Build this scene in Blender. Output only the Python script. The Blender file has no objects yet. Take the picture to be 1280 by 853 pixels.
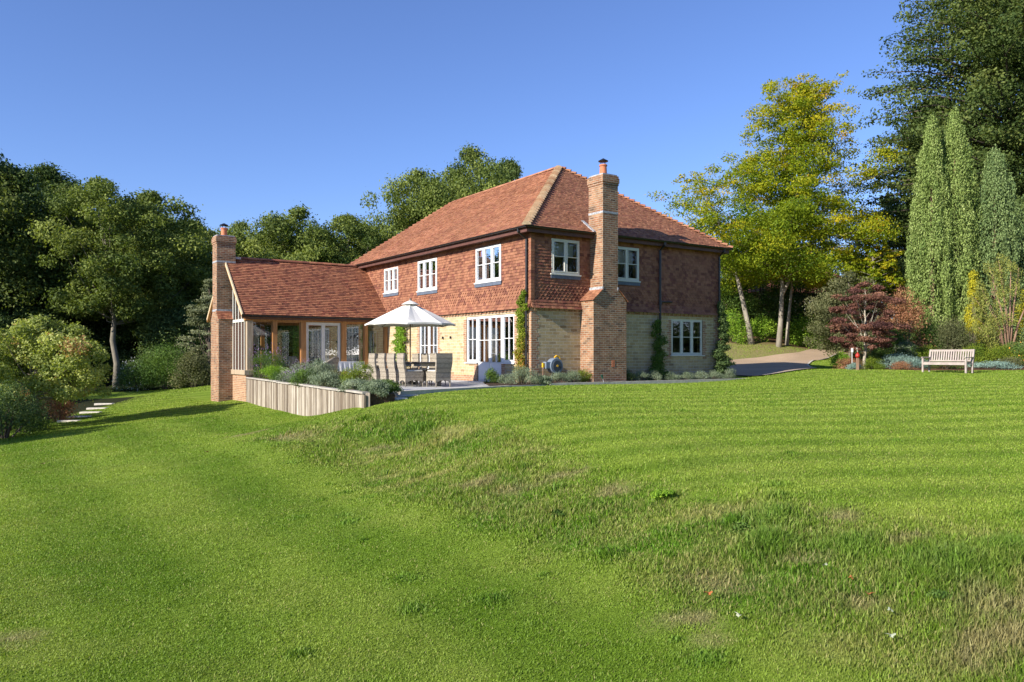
import bpy, bmesh, math, random
import numpy as np
from mathutils import Vector, Matrix
rad = math.radians
S = bpy.context.scene
C = S.collection

# ------------------------------------------------------------------ camera
F = 987.0                                   # focal length in px of the 1280 px wide photograph
cam_d = bpy.data.cameras.new('camera'); cam = bpy.data.objects.new('camera', cam_d); C.objects.link(cam)
cam_d.sensor_width = 36; cam_d.lens = 36 * F / 1280; cam_d.shift_y = 18.5 / 1280
cam_d.clip_start = 0.1; cam_d.clip_end = 2000
EYE = 0.94
cam.location = (0, 0, EYE); cam.rotation_euler = (rad(90), 0, 0)
S.camera = cam
# ------------------------------------------------------------------ world, sun, exposure
SUN_EL = 27.0; SUN_AZ = 230.8               # azimuth of the sun clockwise from +Y
W = bpy.data.worlds.new('World'); S.world = W; W.use_nodes = True
wn = W.node_tree; wn.nodes.clear()
sky = wn.nodes.new('ShaderNodeTexSky'); sky.sky_type = 'NISHITA'; sky.sun_disc = False
sky.sun_elevation = rad(SUN_EL); sky.sun_rotation = rad(SUN_AZ)
sky.altitude = 0; sky.air_density = 1.0; sky.dust_density = 0.0; sky.ozone_density = 8.0
bg = wn.nodes.new('ShaderNodeBackground'); bg.inputs[1].default_value = 0.12
wo = wn.nodes.new('ShaderNodeOutputWorld')
tintn = wn.nodes.new('ShaderNodeMix'); tintn.data_type = 'RGBA'; tintn.blend_type = 'MULTIPLY'; tintn.inputs[0].default_value = 1.0
tintn.inputs[7].default_value = (1.02, 0.84, 0.905, 1)      # autumn sky, a touch more violet than the model's
wn.links.new(sky.outputs[0], tintn.inputs[6]); wn.links.new(tintn.outputs[2], bg.inputs[0]); wn.links.new(bg.outputs[0], wo.inputs[0])
sun_d = bpy.data.lights.new('sun', 'SUN'); sun_d.energy = 4.9; sun_d.angle = rad(0.5); sun_d.color = (1, 0.93, 0.82)
sun = bpy.data.objects.new('sun', sun_d); C.objects.link(sun)
sdir = Vector((math.sin(rad(SUN_AZ)) * math.cos(rad(SUN_EL)), math.cos(rad(SUN_AZ)) * math.cos(rad(SUN_EL)), math.sin(rad(SUN_EL))))
sun.rotation_euler = sdir.to_track_quat('Z', 'Y').to_euler()
S.view_settings.view_transform = 'Standard'; S.view_settings.look = 'None'
S.view_settings.exposure = 0.85; S.view_settings.gamma = 1.0; S.view_settings.use_curve_mapping = False
S.render.engine = 'CYCLES'
S.cycles.transparent_max_bounces = 24; S.cycles.max_bounces = 6

# ------------------------------------------------------------------ node helpers
def new_mat(name):
    m = bpy.data.materials.new(name); m.use_nodes = True
    nt = m.node_tree; nt.nodes.clear()
    out = nt.nodes.new('ShaderNodeOutputMaterial')
    return m, nt, out
def N(nt, t, **kw):
    n = nt.nodes.new(t)
    for k, v in kw.items():
        if k.startswith('i_'): n.inputs[k[2:].replace('_', ' ')].default_value = v
        else: setattr(n, k, v)
    return n
def LK(nt, a, b): nt.links.new(a, b)
def col(c): return (c[0], c[1], c[2], 1)
def ramp(nt, stops, src=None):
    r = N(nt, 'ShaderNodeValToRGB'); e = r.color_ramp.elements
    while len(e) < len(stops): e.new(0.5)
    for i, (p, c) in enumerate(stops): e[i].position = p; e[i].color = col(c)
    if src is not None: LK(nt, src, r.inputs[0])
    return r
def uvn(nt): return N(nt, 'ShaderNodeUVMap', uv_map='UVMap').outputs[0]
def objco(nt): return N(nt, 'ShaderNodeTexCoord').outputs['Object']
def noise(nt, vec, scale, detail=4, rough=0.55):
    n = N(nt, 'ShaderNodeTexNoise'); n.inputs['Scale'].default_value = scale; n.inputs['Detail'].default_value = detail
    n.inputs['Roughness'].default_value = rough
    if vec is not None: LK(nt, vec, n.inputs['Vector'])
    return n.outputs['Fac']
def mixc(nt, f, a, b, mode='MIX'):
    m = N(nt, 'ShaderNodeMix', data_type='RGBA', blend_type=mode)
    if isinstance(f, (int, float)): m.inputs[0].default_value = f
    else: LK(nt, f, m.inputs[0])
    for k, v in ((6, a), (7, b)):
        if isinstance(v, tuple): m.inputs[k].default_value = col(v)
        else: LK(nt, v, m.inputs[k])
    return m.outputs[2]
def maprange(nt, v, a, b, c, d):
    m = N(nt, 'ShaderNodeMapRange'); LK(nt, v, m.inputs[0])
    for i, x in enumerate((a, b, c, d)): m.inputs[i + 1].default_value = x
    return m.outputs[0]
def math_n(nt, op, a, b=None):
    m = N(nt, 'ShaderNodeMath', operation=op)
    for i, v in enumerate((a, b)):
        if v is None: continue
        if isinstance(v, (int, float)): m.inputs[i].default_value = v
        else: LK(nt, v, m.inputs[i])
    return m.outputs[0]
def princ(nt, out, base=None, rough=0.7, spec=0.4, metal=0.0, normal=None):
    p = N(nt, 'ShaderNodeBsdfPrincipled')
    if isinstance(base, tuple): p.inputs['Base Color'].default_value = col(base)
    elif base is not None: LK(nt, base, p.inputs['Base Color'])
    if isinstance(rough, (int, float)): p.inputs['Roughness'].default_value = rough
    else: LK(nt, rough, p.inputs['Roughness'])
    p.inputs['Specular IOR Level'].default_value = spec; p.inputs['Metallic'].default_value = metal
    if normal is not None: LK(nt, normal, p.inputs['Normal'])
    if out is not None: LK(nt, p.outputs[0], out.inputs[0])
    return p
def bump(nt, h, strength=0.5, dist=0.02):
    b = N(nt, 'ShaderNodeBump'); b.inputs['Strength'].default_value = strength; b.inputs['Distance'].default_value = dist
    LK(nt, h, b.inputs['Height']); return b.outputs[0]

def mat_plain(name, c, rough=0.6, spec=0.4, metal=0.0, var=0.12, nscale=6.0, bmp=0.0):
    m, nt, out = new_mat(name)
    n = noise(nt, objco(nt), nscale, 5)
    dark = tuple(x * (1 - var) for x in c); lite = tuple(min(1, x * (1 + var)) for x in c)
    r = ramp(nt, [(0.3, dark), (0.7, lite)], n)
    nb = bump(nt, noise(nt, objco(nt), nscale * 12, 3), bmp, 0.01) if bmp else None
    princ(nt, out, r.outputs[0], rough, spec, metal, nb)
    return m
def mat_brick(name, c1, c2, mortar, bw=0.225, rh=0.075, ms=0.010, var=0.5, c3=None, bstr=0.6, sq=0.01, white=0.0):
    m, nt, out = new_mat(name)
    uv = uvn(nt)
    dist = N(nt, 'ShaderNodeVectorMath', operation='ADD'); LK(nt, uv, dist.inputs[0])
    nz = N(nt, 'ShaderNodeTexNoise'); nz.inputs['Scale'].default_value = 9; LK(nt, uv, nz.inputs['Vector'])
    sc = N(nt, 'ShaderNodeVectorMath', operation='SCALE'); LK(nt, nz.outputs['Color'], sc.inputs[0]); sc.inputs['Scale'].default_value = sq
    LK(nt, sc.outputs[0], dist.inputs[1])
    b = N(nt, 'ShaderNodeTexBrick'); LK(nt, dist.outputs[0], b.inputs['Vector'])
    b.inputs['Scale'].default_value = 1; b.inputs['Brick Width'].default_value = bw; b.inputs['Row Height'].default_value = rh
    b.inputs['Mortar Size'].default_value = ms; b.inputs['Mortar Smooth'].default_value = 0.25; b.inputs['Bias'].default_value = 0.0
    b.inputs['Color1'].default_value = col(c1); b.inputs['Color2'].default_value = col(c2); b.inputs['Mortar'].default_value = col(mortar)
    base = b.outputs['Color']
    n1 = noise(nt, uv, 3.2, 5); n2 = noise(nt, uv, 40, 4)
    if c3 is not None:
        # a second brick lattice picks odd bricks
        b2 = N(nt, 'ShaderNodeTexBrick'); LK(nt, dist.outputs[0], b2.inputs['Vector'])
        b2.inputs['Scale'].default_value = 1; b2.inputs['Brick Width'].default_value = bw; b2.inputs['Row Height'].default_value = rh
        b2.inputs['Mortar Size'].default_value = 0; b2.inputs['Bias'].default_value = -0.35; b2.offset_frequency = 2
        b2.inputs['Color1'].default_value = (0, 0, 0, 1); b2.inputs['Color2'].default_value = (1, 1, 1, 1); b2.inputs['Mortar'].default_value = (0, 0, 0, 1)
        sel = math_n(nt, 'MULTIPLY', maprange(nt, b2.outputs['Color'], 0.35, 0.7, 0, 1), math_n(nt, 'SUBTRACT', 1.0, b.outputs['Fac']))
        base = mixc(nt, sel, base, c3)
    base = mixc(nt, 1.0, base, ramp(nt, [(0.25, (1 - var * .45,) * 3), (0.75, (1 + var * .25,) * 3)], n1).outputs[0], 'MULTIPLY')
    base = mixc(nt, 1.0, base, ramp(nt, [(0.3, (0.82,) * 3), (0.7, (1.1,) * 3)], n2).outputs[0], 'MULTIPLY')
    if white > 0:
        wmask = maprange(nt, noise(nt, uv, 2.3, 6, 0.65), 0.62, 0.72, 0, white)
        base = mixc(nt, wmask, base, (0.62, 0.55, 0.45))
    hh = math_n(nt, 'ADD', math_n(nt, 'MULTIPLY', b.outputs['Fac'], -1.0), math_n(nt, 'MULTIPLY', n2, 0.5))
    princ(nt, out, base, 0.88, 0.25, 0, bump(nt, hh, bstr, 0.012))
    return m
def mat_tint(name, stops, rough=0.75, spec=0.3, nscale=14, bstr=0.25, nvar=0.25):
    """colour by the per-face attribute 'tint' (every tile, plank or brick has its own value)"""
    m, nt, out = new_mat(name)
    a = N(nt, 'ShaderNodeAttribute', attribute_name='tint')
    r = ramp(nt, stops, a.outputs['Fac'])
    n = noise(nt, objco(nt), nscale, 5, 0.6)
    n0 = noise(nt, objco(nt), 0.55, 4, 0.6)
    base = mixc(nt, 1.0, r.outputs[0], ramp(nt, [(0.3, (1 - nvar,) * 3), (0.7, (1 + nvar * .6,) * 3)], n).outputs[0], 'MULTIPLY')
    base = mixc(nt, 1.0, base, ramp(nt, [(0.25, (0.76,) * 3), (0.7, (1.12,) * 3)], n0).outputs[0], 'MULTIPLY')
    princ(nt, out, base, rough, spec, 0, bump(nt, n, bstr, 0.01))
    return m
def mat_leaf(name, stops, trans=0.3, rough=0.6, spec=0.14):
    m, nt, out = new_mat(name)
    a = N(nt, 'ShaderNodeAttribute', attribute_name='tint')
    oi = N(nt, 'ShaderNodeObjectInfo')
    t = math_n(nt, 'ADD', a.outputs['Fac'], maprange(nt, oi.outputs['Random'], 0, 1, -0.07, 0.07))
    r = ramp(nt, stops, t)
    p = princ(nt, None, r.outputs[0], rough, spec)
    tl = N(nt, 'ShaderNodeBsdfTranslucent')
    tc = mixc(nt, 1.0, r.outputs[0], (1.25, 1.3, 0.5), 'MULTIPLY'); LK(nt, tc, tl.inputs[0])
    mx = N(nt, 'ShaderNodeMixShader'); mx.inputs[0].default_value = trans
    LK(nt, p.outputs[0], mx.inputs[1]); LK(nt, tl.outputs[0], mx.inputs[2]); LK(nt, mx.outputs[0], out.inputs[0])
    return m
def mat_wood(name, c1, c2, axis_scale=(2, 2, 30), rough=0.7, tint=False):
    m, nt, out = new_mat(name)
    mp = N(nt, 'ShaderNodeMapping'); LK(nt, objco(nt), mp.inputs[0]); mp.inputs['Scale'].default_value = axis_scale
    n = noise(nt, mp.outputs[0], 1.0, 6, 0.65)
    base = ramp(nt, [(0.3, c1), (0.7, c2)], n).outputs[0]
    if tint:
        a = N(nt, 'ShaderNodeAttribute', attribute_name='tint')
        base = mixc(nt, 1.0, base, ramp(nt, [(0, (0.45, 0.38, 0.32)), (0.5, (1, 0.95, 0.88)), (1, (1.5, 1.5, 1.45))], a.outputs['Fac']).outputs[0], 'MULTIPLY')
    princ(nt, out, base, rough, 0.25, 0, bump(nt, n, 0.4, 0.01))
    return m
def mat_glass(name, boost=0.05, tintc=(0.93, 0.96, 0.94)):
    m, nt, out = new_mat(name)
    fr = N(nt, 'ShaderNodeFresnel'); fr.inputs[0].default_value = 1.5
    f = math_n(nt, 'MINIMUM', math_n(nt, 'ADD', math_n(nt, 'MULTIPLY', fr.outputs[0], 1.6), boost), 1.0)
    tr = N(nt, 'ShaderNodeBsdfTransparent'); tr.inputs[0].default_value = col(tintc)
    gl = N(nt, 'ShaderNodeBsdfGlossy'); gl.inputs['Roughness'].default_value = 0.0; gl.inputs[0].default_value = (0.95, 0.97, 1, 1)
    nb = bump(nt, noise(nt, objco(nt), 0.9, 1), 0.05, 0.01); LK(nt, nb, gl.inputs['Normal'])
    mx = N(nt, 'ShaderNodeMixShader'); LK(nt, f, mx.inputs[0]); LK(nt, tr.outputs[0], mx.inputs[1]); LK(nt, gl.outputs[0], mx.inputs[2])
    LK(nt, mx.outputs[0], out.inputs[0]); return m

# ------------------------------------------------------------------ mesh helpers
class MB:
    def __init__(s): s.v = []; s.f = []; s.t = []
    def add(s, vs, fs, t=0.5):
        o = len(s.v); s.v += [tuple(p) for p in vs]
        for f in fs: s.f.append(tuple(i + o for i in f)); s.t.append(t)
    def box(s, x0, x1, y0, y1, z0, z1, t=0.5, M=None):
        vs = [(x, y, z) for z in (z0, z1) for y in (y0, y1) for x in (x0, x1)]
        if M: vs = [M(*p) for p in vs]
        s.add(vs, [(0, 2, 3, 1), (4, 5, 7, 6), (0, 1, 5, 4), (2, 6, 7, 3), (0, 4, 6, 2), (1, 3, 7, 5)], t)
    def quad(s, a, b, c, d, t=0.5): s.add([a, b, c, d], [(0, 1, 2, 3)], t)
    def bar(s, p, q, w, d=None, t=0.5, up=(0, 0, 1)):
        p = Vector(p); q = Vector(q); d = d or w; z = (q - p).normalized(); u = Vector(up)
        if abs(z.dot(u)) > 0.98: u = Vector((0, 1, 0))
        x = z.cross(u).normalized() * w / 2; y = z.cross(x).normalized() * d / 2
        vs = [p - x - y, p + x - y, p + x + y, p - x + y, q - x - y, q + x - y, q + x + y, q - x + y]
        s.add(vs, [(0, 1, 2, 3), (7, 6, 5, 4), (0, 4, 5, 1), (1, 5, 6, 2), (2, 6, 7, 3), (3, 7, 4, 0)], t)
    def tube(s, pts, rs, n=8, t=0.5, caps=True):
        pts = [Vector(p) for p in pts]
        if isinstance(rs, (int, float)): rs = [rs] * len(pts)
        rings = []; prevx = None
        for i, p in enumerate(pts):
            a = pts[max(i - 1, 0)]; b = pts[min(i + 1, len(pts) - 1)]; z = (b - a).normalized()
            if prevx is None:
                u = Vector((0, 0, 1)) if abs(z.z) < 0.9 else Vector((1, 0, 0)); x = z.cross(u).normalized()
            else: x = (prevx - z * prevx.dot(z)).normalized()
            prevx = x; y = z.cross(x)
            rings.append([p + (x * math.cos(2 * math.pi * k / n) + y * math.sin(2 * math.pi * k / n)) * rs[i] for k in range(n)])
        fs = []
        for i in range(len(pts) - 1):
            for k in range(n):
                k2 = (k + 1) % n; fs.append((i * n + k, i * n + k2, (i + 1) * n + k2, (i + 1) * n + k))
        if caps: fs += [tuple(range(n - 1, -1, -1)), tuple(range((len(pts) - 1) * n, len(pts) * n))]
        s.add([p for r in rings for p in r], fs, t)
    def lathe(s, prof, n=16, c=(0, 0, 0), t=0.5):
        vs = [(c[0] + r * math.cos(2 * math.pi * k / n), c[1] + r * math.sin(2 * math.pi * k / n), c[2] + z) for r, z in prof for k in range(n)]
        fs = [(i * n + k, i * n + (k + 1) % n, (i + 1) * n + (k + 1) % n, (i + 1) * n + k) for i in range(len(prof) - 1) for k in range(n)]
        fs += [tuple(range(n - 1, -1, -1)), tuple(range((len(prof) - 1) * n, len(prof) * n))]
        s.add(vs, fs, t)
    def prism(s, poly, d0, d1, M, t=0.5):
        """poly: list of (u,v); M(u,d,v) maps to 3D"""
        n = len(poly); vs = [M(u, d0, v) for u, v in poly] + [M(u, d1, v) for u, v in poly]
        fs = [tuple(range(n)), tuple(range(2 * n - 1, n - 1, -1))] + [(i, i + n, (i + 1) % n + n, (i + 1) % n) for i in range(n)]
        s.add(vs, fs, t)
    def build(s, name, mat, parent=None, bevel=0.0, smooth=False, recalc=True, loc=None, rz=0.0):
        me = bpy.data.meshes.new(name); me.from_pydata(s.v, [], s.f)
        at = me.attributes.new('tint', 'FLOAT', 'FACE'); at.data.foreach_set('value', np.array(s.t, dtype=np.float32))
        if recalc or bevel:
            bm = bmesh.new(); bm.from_mesh(me); bmesh.ops.recalc_face_normals(bm, faces=bm.faces)
            if bevel:
                bmesh.ops.bevel(bm, geom=list(bm.edges), offset=bevel, segments=1, affect='EDGES', profile=0.7)
            bm.to_mesh(me); bm.free()
        finish(me, mat, smooth)
        o = bpy.data.objects.new(name, me); C.objects.link(o)
        if parent: o.parent = parent
        if loc: o.location = loc
        o.rotation_euler.z = rz
        return o
def finish(me, mat, smooth=False):
    """box-projected UVs in metres, material, smoothing"""
    me.materials.append(mat)
    n = len(me.polygons)
    if n:
        nl = len(me.loops); vi = np.empty(nl, np.int32); me.loops.foreach_get('vertex_index', vi)
        co = np.empty(len(me.vertices) * 3, np.float32); me.vertices.foreach_get('co', co); co = co.reshape(-1, 3)
        tot = np.empty(n, np.int32); me.polygons.foreach_get('loop_total', tot)
        no = np.empty(n * 3, np.float32); me.polygons.foreach_get('normal', no); no = np.abs(no.reshape(-1, 3))
        ln = np.repeat(no, tot, axis=0); p = co[vi]
        ax = np.argmax(ln, axis=1)
        u = np.where(ax == 0, p[:, 1], p[:, 0]); v = np.where(ax == 2, p[:, 1], p[:, 2])
        uvl = me.uv_layers.new(name='UVMap'); uvl.data.foreach_set('uv', np.stack([u, v], 1).astype(np.float32).ravel())
        if smooth: me.polygons.foreach_set('use_smooth', np.ones(n, bool))
    me.update()
def empty(name, loc=(0, 0, 0), rz=0.0, label=None, cat=None, group=None, parent=None):
    o = bpy.data.objects.new(name, None); C.objects.link(o); o.location = loc; o.rotation_euler.z = rz
    o.empty_display_size = 0.2
    if parent: o.parent = parent
    return tag(o, label, cat, group)
def tag(o, label=None, cat=None, group=None, kind=None):
    if label: o['label'] = label
    if cat: o['category'] = cat
    if group: o['group'] = group
    if kind: o['kind'] = kind
    return o
def dup(root, loc, rz=0.0, scale=(1, 1, 1), label=None, group=None):
    r = root.copy(); C.objects.link(r); r.location = loc; r.rotation_euler = (0, 0, rz); r.scale = scale
    if label: r['label'] = label
    if group: r['group'] = group
    for ch in list(root.children):
        c = ch.copy(); C.objects.link(c); c.parent = r
        for g in list(ch.children):
            d = g.copy(); C.objects.link(d); d.parent = c
    return r
def mesh_np(name, verts, faces4, mat, parent=None, tint=None, smooth=False, cols=None, tri=False):
    me = bpy.data.meshes.new(name); k = 3 if tri else 4
    nv = len(verts); nf = len(faces4)
    me.vertices.add(nv); me.vertices.foreach_set('co', verts.astype(np.float32).ravel())
    me.loops.add(nf * k); me.loops.foreach_set('vertex_index', faces4.astype(np.int32).ravel())
    me.polygons.add(nf); me.polygons.foreach_set('loop_start', np.arange(0, nf * k, k, dtype=np.int32))
    me.update(calc_edges=True)
    if tint is not None:
        a = me.attributes.new('tint', 'FLOAT', 'FACE'); a.data.foreach_set('value', tint.astype(np.float32))
    if cols is not None:
        a = me.attributes.new('Col', 'FLOAT_COLOR', 'FACE' if len(cols) == nf else 'POINT')
        a.data.foreach_set('color', np.concatenate([cols, np.ones((len(cols), 1))], 1).astype(np.float32).ravel())
    me.materials.append(mat)
    if smooth: me.polygons.foreach_set('use_smooth', np.ones(nf, bool))
    o = bpy.data.objects.new(name, me); C.objects.link(o)
    if parent: o.parent = parent
    return o

# ------------------------------------------------------------------ numpy value noise
def _h(ix, iy, seed):
    n = (ix.astype(np.int64) * 374761393 + iy.astype(np.int64) * 668265263 + seed * 974711) & 0x7fffffff
    n = ((n ^ (n >> 13)) * 1274126177) & 0x7fffffff
    return ((n ^ (n >> 16)) & 0xffff) / 65535.0
def vnoise(x, y, seed=0):
    ix = np.floor(x); iy = np.floor(y); fx = x - ix; fy = y - iy
    fx = fx * fx * (3 - 2 * fx); fy = fy * fy * (3 - 2 * fy)
    a = _h(ix, iy, seed); b = _h(ix + 1, iy, seed); c = _h(ix, iy + 1, seed); d = _h(ix + 1, iy + 1, seed)
    return (a * (1 - fx) + b * fx) * (1 - fy) + (c * (1 - fx) + d * fx) * fy
def fbm(x, y, seed=0, oct=4):
    s = 0; a = 0.5; t = 0
    for i in range(oct): s = s + a * vnoise(x * 2 ** i, y * 2 ** i, seed + i * 17); t += a; a *= 0.55
    return s / t

# ------------------------------------------------------------------ the lie of the land
PX = [  # photograph pixel (x, y) and the height of the ground there
    (0,545,-1.6),(60,527,-1.6),(138,503,-1.3),(0,853,-1.42),(0,700,-1.46),(0,600,-1.52),(300,853,-1.4),(300,700,-1.35),(300,600,-1.25),
    (300,540,-1.05),(380,523,-.88),(430,514,-.48),(458,508.6,-.27),(640,853,-1.35),(640,700,-1.1),(640,620,-.85),(640,560,-.5),
    (640,520,-.25),(640,500,-.12),(500,600,-1.15),(500,550,-.8),(500,517,-.32),(520,500,-.13),(850,853,-1.3),(850,700,-.95),(850,625,-.62),
    (850,570,-.42),(850,520,-.2),(850,490,-.03),(1100,853,-1.25),(1100,720,-.87),(1100,650,-.6),(1100,600,-.48),(1100,540,-.28),
    (1100,500,-.05),(1100,475,.17),(1280,853,-1.2),(1280,740,-.88),(1280,670,-.62),(1280,600,-.48),(1280,540,-.25),(1280,500,0.0),(1280,475,.2),
    (272,521,-1.0),(345,513,-.93),(325,509,-.96),(362,517.5,-.91),(335,520,-.98),(740,481.5,-.03),(600,487,-.04),(490,497,-.1),(940,472,.03)]
PTS = [((px - 640) / F * (EYE - z) * F / (py - 445), (EYE - z) * F / (py - 445), z) for px, py, z in PX]
PTS += [(-10.9,31.2,-1.0),(-12.4,33.4,-1.0),(-14,37,-.95),(-16,42,-.64),(-18.7,42.5,-.97),(-23.2,42.5,-1.12),(-6.3,24.2,-.87),
    (8.9,33,.12),(10.5,38,.25),(12.8,47.6,.43),(15.6,43.6,.63),(16.6,38.2,.33),(19,51.5,1.05),(21.9,54,1.25),(20.5,50,1.04),(15.0,40.3,.42),(13.7,51.2,1.3),(16.3,52,1.5),(18.5,53,1.65),(20.8,55,1.5),(13.2,49,.5),(15.8,49.8,.72),(12.4,34.2,.3),
    (15,35.4,.33),(18,33.8,.27),(21.5,33.2,.3),
    (18,38,.5),(20,42,.7),(24,42,.8),(30,45,1.2),(20,60,2.4),(35,60,2.4),(0,60,.6),(-10,50,-.4),(-25,55,-.9),(-20,70,-.5),(-45,60,-1.2),(-60,90,-.5),(0,95,2),(50,95,3),
    (-30,40,-1.7),(-35,25,-1.8),(-25,10,-1.7),(-12,-3,-1.55),(0,-5,-1.45),(12,-4,-1.25),(30,5,-.6),(34,22,0),(45,40,1.2),(60,10,0),(-60,10,-1.8),
    (4,31,-.1),(0,38,-.1),(8,30,-.05),(-6,31,-.3),(-4,25,-.15),(-1,26,-.08),(60,-30,-.6),(-60,-30,-1.8),(0,-40,-1.5),(60,60,2.2)]
PTS = np.array(PTS)
def _tps_fit():
    n = len(PTS); d = np.hypot(PTS[:, None, 0] - PTS[None, :, 0], PTS[:, None, 1] - PTS[None, :, 1])
    K = np.where(d > 0, d * d * np.log(np.maximum(d, 1e-9)), 0) + np.eye(n) * 1.5
    P = np.c_[np.ones(n), PTS[:, :2]]
    M = np.block([[K, P], [P.T, np.zeros((3, 3))]])
    return np.linalg.solve(M, np.r_[PTS[:, 2], 0, 0, 0])
TW = _tps_fit()
def ground(x, y):
    x = np.atleast_1d(np.asarray(x, float)); y = np.atleast_1d(np.asarray(y, float)); shp = x.shape; xf = x.ravel(); yf = y.ravel()
    r = np.hypot(xf, yf - 30); k = np.minimum(1, 75 / np.maximum(r, 1)); xe = xf * k; ye = 30 + (yf - 30) * k
    out = np.empty(len(xf))
    for i in range(0, len(xf), 20000):
        xs = xe[i:i + 20000]; ys = ye[i:i + 20000]
        d2 = (xs[:, None] - PTS[None, :, 0]) ** 2 + (ys[:, None] - PTS[None, :, 1]) ** 2
        out[i:i + 20000] = (0.5 * d2 * np.log(np.maximum(d2, 1e-12))) @ TW[:len(PTS)] + TW[-3] + TW[-2] * xs + TW[-1] * ys
    return out.reshape(shp)
BANKPX = [(310, 548), (400, 528), (470, 514), (560, 512), (640, 530), (700, 556), (780, 592), (900, 610), (1050, 632), (1160, 652), (1290, 668), (1500, 700),
          (1500, 1000), (1290, 900), (1150, 850), (1000, 800), (850, 745), (700, 690), (560, 640), (430, 590)]
def _hit(px, py):
    Ys = np.linspace(3, 60, 3000); e = 445 + F * (EYE - ground((px - 640) / F * Ys, Ys)) / Ys - py
    k = np.argmax(e < 0); return ((px - 640) / F * Ys[k], Ys[k])
BANK = None
def bank_mask(x, y):
    """1 on the rough bank between the lower and the upper lawn, fading out over half a metre"""
    global BANK
    if BANK is None: BANK = [_hit(*p) for p in BANKPX]
    x = np.asarray(x, float); y = np.asarray(y, float)
    ins = np.zeros(x.shape, bool); dist = np.full(x.shape, 1e9); j = len(BANK) - 1
    for i in range(len(BANK)):
        xi, yi = BANK[i]; xj, yj = BANK[j]
        ins ^= ((yi > y) != (yj > y)) & (x < (xj - xi) * (y - yi) / (yj - yi + 1e-12) + xi)
        dx, dy = xj - xi, yj - yi; t = np.clip(((x - xi) * dx + (y - yi) * dy) / (dx * dx + dy * dy + 1e-9), 0, 1)
        dist = np.minimum(dist, np.hypot(x - xi - t * dx, y - yi - t * dy)); j = i
    sd = np.where(ins, dist, -dist) + (fbm(x * 1.3, y * 1.3, 333) - .5) * .9
    return np.clip(sd / .55 + .4, 0, 1)
def gz(x, y): return float(ground(x, y)[0])
def at(px, Y): return (px - 640) / F * Y

RA = math.atan2(0.5679, 0.8231)
RV = Vector((0.8231, 0.5679, 0)); LV = Vector((-0.5679, 0.8231, 0)); A0 = Vector((0.647, 26.6, 0))
def H(a, b, z=0): return A0 + RV * a + LV * b + Vector((0, 0, z))

DRIVE = [(2.0,45.0),(6.5,40.0),(9.8,37.2),(12.8,38.6),(16.2,42.5),(19.5,48.0),(24,55),(30,62)]      # far edge side centre line
def lawn_edge(x):   # beyond this y the planting beds begin on the right
    return np.interp(x, [10, 13.5, 15, 18, 21.5, 26, 40], [60, 39.2, 36.2, 34.3, 33.8, 33.6, 33])
SPOTS = [(1262, 752, .42), (1222, 806, .32), (1275, 800, .3), (905, 722, .26), (862, 772, .2), (1150, 668, .22), (1045, 640, .2), (316, 541, .5), (372, 541, .5), (596, 600, .35), (640, 606, .3), (770, 606, .28), (900, 800, .16), (1085, 745, .25), (1010, 690, .2), (700, 590, .3), (470, 560, .4), (20, 800, .3)]
SPOTW = [(*_hit(a, b), r) for a, b, r in SPOTS]
def spots(x, y):
    w = np.zeros(np.shape(x)); nx = fbm(x * 3, y * 3, 71) - .5; ny = fbm(x * 3, y * 3, 72) - .5
    for cx, cy, r in SPOTW: w = np.maximum(w, np.exp(-(((x - cx + nx * .9 * r * 2) / (r * 1.4)) ** 2 + ((y - cy + ny * .9 * r * 2) / r) ** 2) * 1.3))
    return np.clip((w * (.5 + fbm(x * 12, y * 12, 73)) - .33) * 1.8, 0, 1)
def dryness(x, y): return np.clip((fbm(x * 1.1 + fbm(x * 4, y * 4, 11), y * 2.0 + fbm(x * 4, y * 4, 12), 21, 6) * .75 + fbm(x * 9, y * 9, 23) * .25 - 0.50) * 6, 0, 1)
bank_mask(np.array([0.]), np.array([0.]))
_q = sorted(BANK[2:12]); BANKX = ([-6] + [q[0] for q in _q] + [9], [26] + [q[1] + .0 for q in _q] + [4])
def lawn_colour(x, y, bk):
    base = np.array([0.130, 0.224, 0.017]); lite = np.array([0.252, 0.342, 0.046]); dry = np.array([0.38, 0.32, 0.13]); lush = np.array([0.095, 0.21, 0.012])
    n = fbm(x * 0.45, y * 0.45, 3); n2 = fbm(x * 1.7, y * 1.7, 9)
    u = x * 0.8231 + y * 0.5679
    upper = (y > np.interp(x, BANKX[0], BANKX[1])).astype(float)
    s1 = np.tanh(np.sin(u * 2 * math.pi / 2.4 + 0.6 + fbm(x*.2,y*.2,5)) * 2.5)
    vv = y - 0.06 * x; s2 = np.tanh(np.sin(vv * 2 * math.pi / 1.05 + 1.2*fbm(x * .13, y * .13, 6)) * 2.0)
    st = (s1 * (1 - upper) * 0.52 + s2 * upper * 0.68) * (1 - bk)  # mowing stripes: sheen of the leaning blades put into the colour
    k = np.clip(0.42 + 0.5 * st + (n - 0.5) * .8 + (n2 - .5) * .5 + 0.26 * upper - .25 * bk, 0, 1)[..., None]
    c = base * (1 - k) + lite * k
    d = dryness(x, y) * (0.10 + 0.48 * bk)
    d = np.maximum(d, 0.25 * bk * np.clip((fbm(x * 3.1, y * 3.1, 31) - .4) * 3, 0, 1))[..., None]
    l = (np.clip((fbm(x * .9, y * .9, 41) - 0.52) * 5, 0, 1) * (0.2 + 0.6 * bk))[..., None]
    c = c * (1 - l) + lush * l
    c = c * (1 - d) + dry * d
    sp = spots(x, y)[..., None] * .6; c = c * (1 - sp) + np.array([.33, .235, .15]) * sp
    return c

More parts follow.
